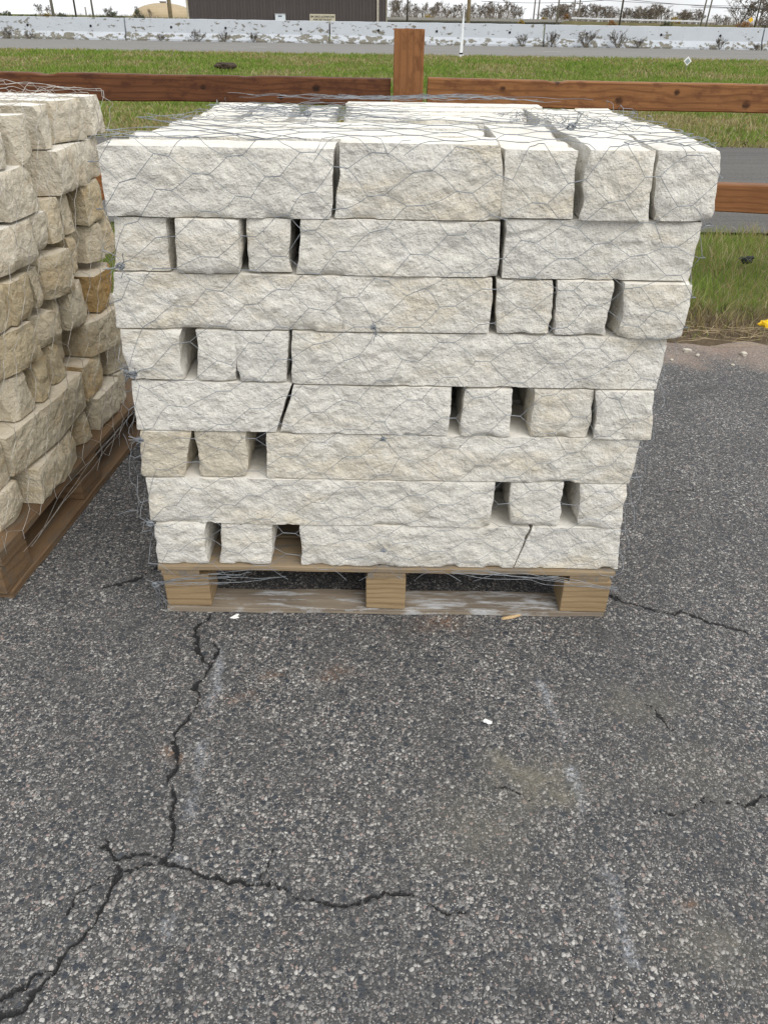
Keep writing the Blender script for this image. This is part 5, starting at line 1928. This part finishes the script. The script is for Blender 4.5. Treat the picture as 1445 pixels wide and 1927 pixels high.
def lump(name, loc, size, mat, seed, label, cat, group=None, flat=1.0, rough=.35, subdiv=3, rz=0.0):
    import bmesh
    bm = bmesh.new()
    bmesh.ops.create_icosphere(bm, subdivisions=subdiv, radius=1)
    co = np.array([v.co[:] for v in bm.verts])
    n = fbm(co[:, 0] * 1.6 + seed, co[:, 1] * 1.6, co[:, 2] * 1.6, seed, 4, .6)
    co = np.sign(co) * np.abs(co) ** .8 * (1 + rough * n)[:, None] * np.array(size)[None]
    for v, c in zip(bm.verts, co):
        v.co = c
    me = bpy.data.meshes.new(name)
    bm.to_mesh(me)
    bm.free()
    me.materials.append(mat)
    o = obj(name, me, None, (loc[0], loc[1], loc[2] + size[2] * .55), (0, 0, rz))
    return tag(o, label, cat, group)


M_SOIL = plain('dug_soil', (.055, .040, .028), .95, var=.4, vscale=20)
p = at(424, 113, 23.5)
lump('soil_mound', (p[0], 23.5, float(ground_z(23.5)) + .06), (.27, .2, .085), M_SOIL, 3, 'dark soil mound in the bank grass above the left rail', 'soil mound', rough=.22, subdiv=4)
M_CHIP = plain('limestone_chip', (.50, .46, .39), .85, var=.12, vscale=60)
CHIPS = [(1292, 662, .045, 'pale stone, larger of the two at the lot edge beside the stack'), (1312, 670, .028, 'small pale stone touching the larger one at the lot edge'), (1397, 668, .045, 'flat pale stone on the sand near the right edge'), (1378, 688, .022, 'white pebble below the flat pale stone on the sand'), (1263, 678, .022, 'pebble at the lot edge nearest the stack'),
         (780, 1185, .006, 'pale limestone crumb on the asphalt below the middle of the pallet'), (816, 1193, .007, 'limestone crumb, nearest to the camera below the pallet'), (828, 1165, .005, 'limestone crumb just under the pallet board, left of the splinter'), (852, 1171, .005, 'limestone crumb left of the wood splinter'), (857, 1178, .006, 'limestone crumb below its close neighbour by the splinter'),
         (1028, 1178, .006, 'lone limestone crumb right of the wood splinter'), (1032, 1194, .005, 'tiny limestone crumb below the lone one'), (638, 1512, .006, 'small pale crumb on the asphalt near the middle'), (1258, 1448, .005, 'tiny crumb on the asphalt at the right')]
for i, (px, py, s, lab) in enumerate(CHIPS):
    p = on_ground(px, py)
    z = 0 if p[1] < 3.75 else -.015
    lump('limestone_chip', (p[0], p[1], z), (s * .42, s * .33, s * .25), M_CHIP, 40 + i, lab, 'stone chip', 'loose limestone chips on the ground', subdiv=2, rz=i)


# flat little things on the asphalt
def flake(name, px, py, pts, th, mat, label, cat, rz=0.0, z=.0025):
    p = on_ground(px, py)
    n = len(pts)
    V = [(a, b, 0) for a, b in pts] + [(a * .9, b * .9, th * (1 + .5 * math.sin(3 * i))) for i, (a, b) in enumerate(pts)]
    F = [list(reversed(range(n))), [n + i for i in range(n)]] + [[i, (i + 1) % n, n + (i + 1) % n, n + i] for i in range(n)]
    return tag(obj(name, mesh_from(name, V, F, [mat]), None, (p[0], p[1], z), (0, 0, rz)), label, cat)


M_PAPER = plain('white_paper', (.82, .82, .80), .8, var=.04)
flake('paper_scrap', 917, 1360, [(-.011, .004), (-.006, .008), (.0, .007), (.005, .002), (.011, .0), (.009, -.006), (.0, -.007), (-.004, -.003), (-.010, -.001)], .0025, M_PAPER, 'white scrap lying on the asphalt in front of the pallet', 'scrap')
flake('paper_scrap', 443, 1162, [(-.014, -.006), (-.004, .004), (.003, .012), (.010, .010), (.006, .002), (.012, -.004), (.0, -.008)], .002, M_PAPER, 'torn white scrap just below the left half of the pallet', 'scrap')
M_SPLIT_W = plain('fresh_splinter', (.52, .37, .20), .7, var=.2, vscale=30)
flake('wood_splinter', 962, 1163, [(-.030, -.006), (-.01, .0), (.03, .012), (.032, .009), (.0, -.006), (-.026, -.011)], .005, M_SPLIT_W, 'upper of two fresh wood splinters at the pallet board', 'splinter')
flake('wood_splinter', 940, 1158, [(-.022, .003), (.0, .004), (.03, .0), (.028, -.003), (-.02, -.001)], .005, M_SPLIT_W, 'flat fresh wood splinter left of the crossed one', 'splinter')
M_BLKSC = plain('black_rubber_scrap', (.018, .018, .02), .6, var=.3)
p = on_ground(1402, 498)
lump('rubber_scrap', (p[0], p[1], .02), (.042, .035, .022), M_BLKSC, 61, 'black scrap lying in the near grass strip at the right', 'scrap', rough=.45, subdiv=3)
M_YEL = plain('yellow_wrapper', (.82, .52, .015), .45, var=.15, vscale=30)
p = on_ground(1440, 614)
lump('plastic_wrapper', (p[0], p[1], .0), (.032, .016, .022), M_YEL, 67, 'crumpled bright yellow wrapper in the grass at the right edge', 'wrapper', rough=.4, subdiv=3)
# dead stalks lying along the lot edge
rg = np.random.default_rng(33)
st = []
for i in range(420):
    x, y = rg.uniform(-3, 4.5), rg.normal(3.98, .10)
    a = rg.normal(0, .6)
    L = rg.uniform(.05, .28)
    t = np.linspace(-.5, .5, 5)
    X = x + L * t * math.cos(a)
    Y = y + L * t * math.sin(a) + .01 * np.sin(t * 4 + i)
    Z = .004 + .02 * rg.random() + .012 * np.sin(3 * t + i) * rg.random()
    st.append(np.stack([X, Y, Z], 1))
V, F = wires(st, .0014, 3)
tag(obj('dead_stalks', mesh_from('dead_stalks', V, F, [plain('straw_stalk', (.30, .235, .14), .8, var=.4)])), 'dry stalks and litter lying along the edge of the parking lot', 'litter', kind='stuff')
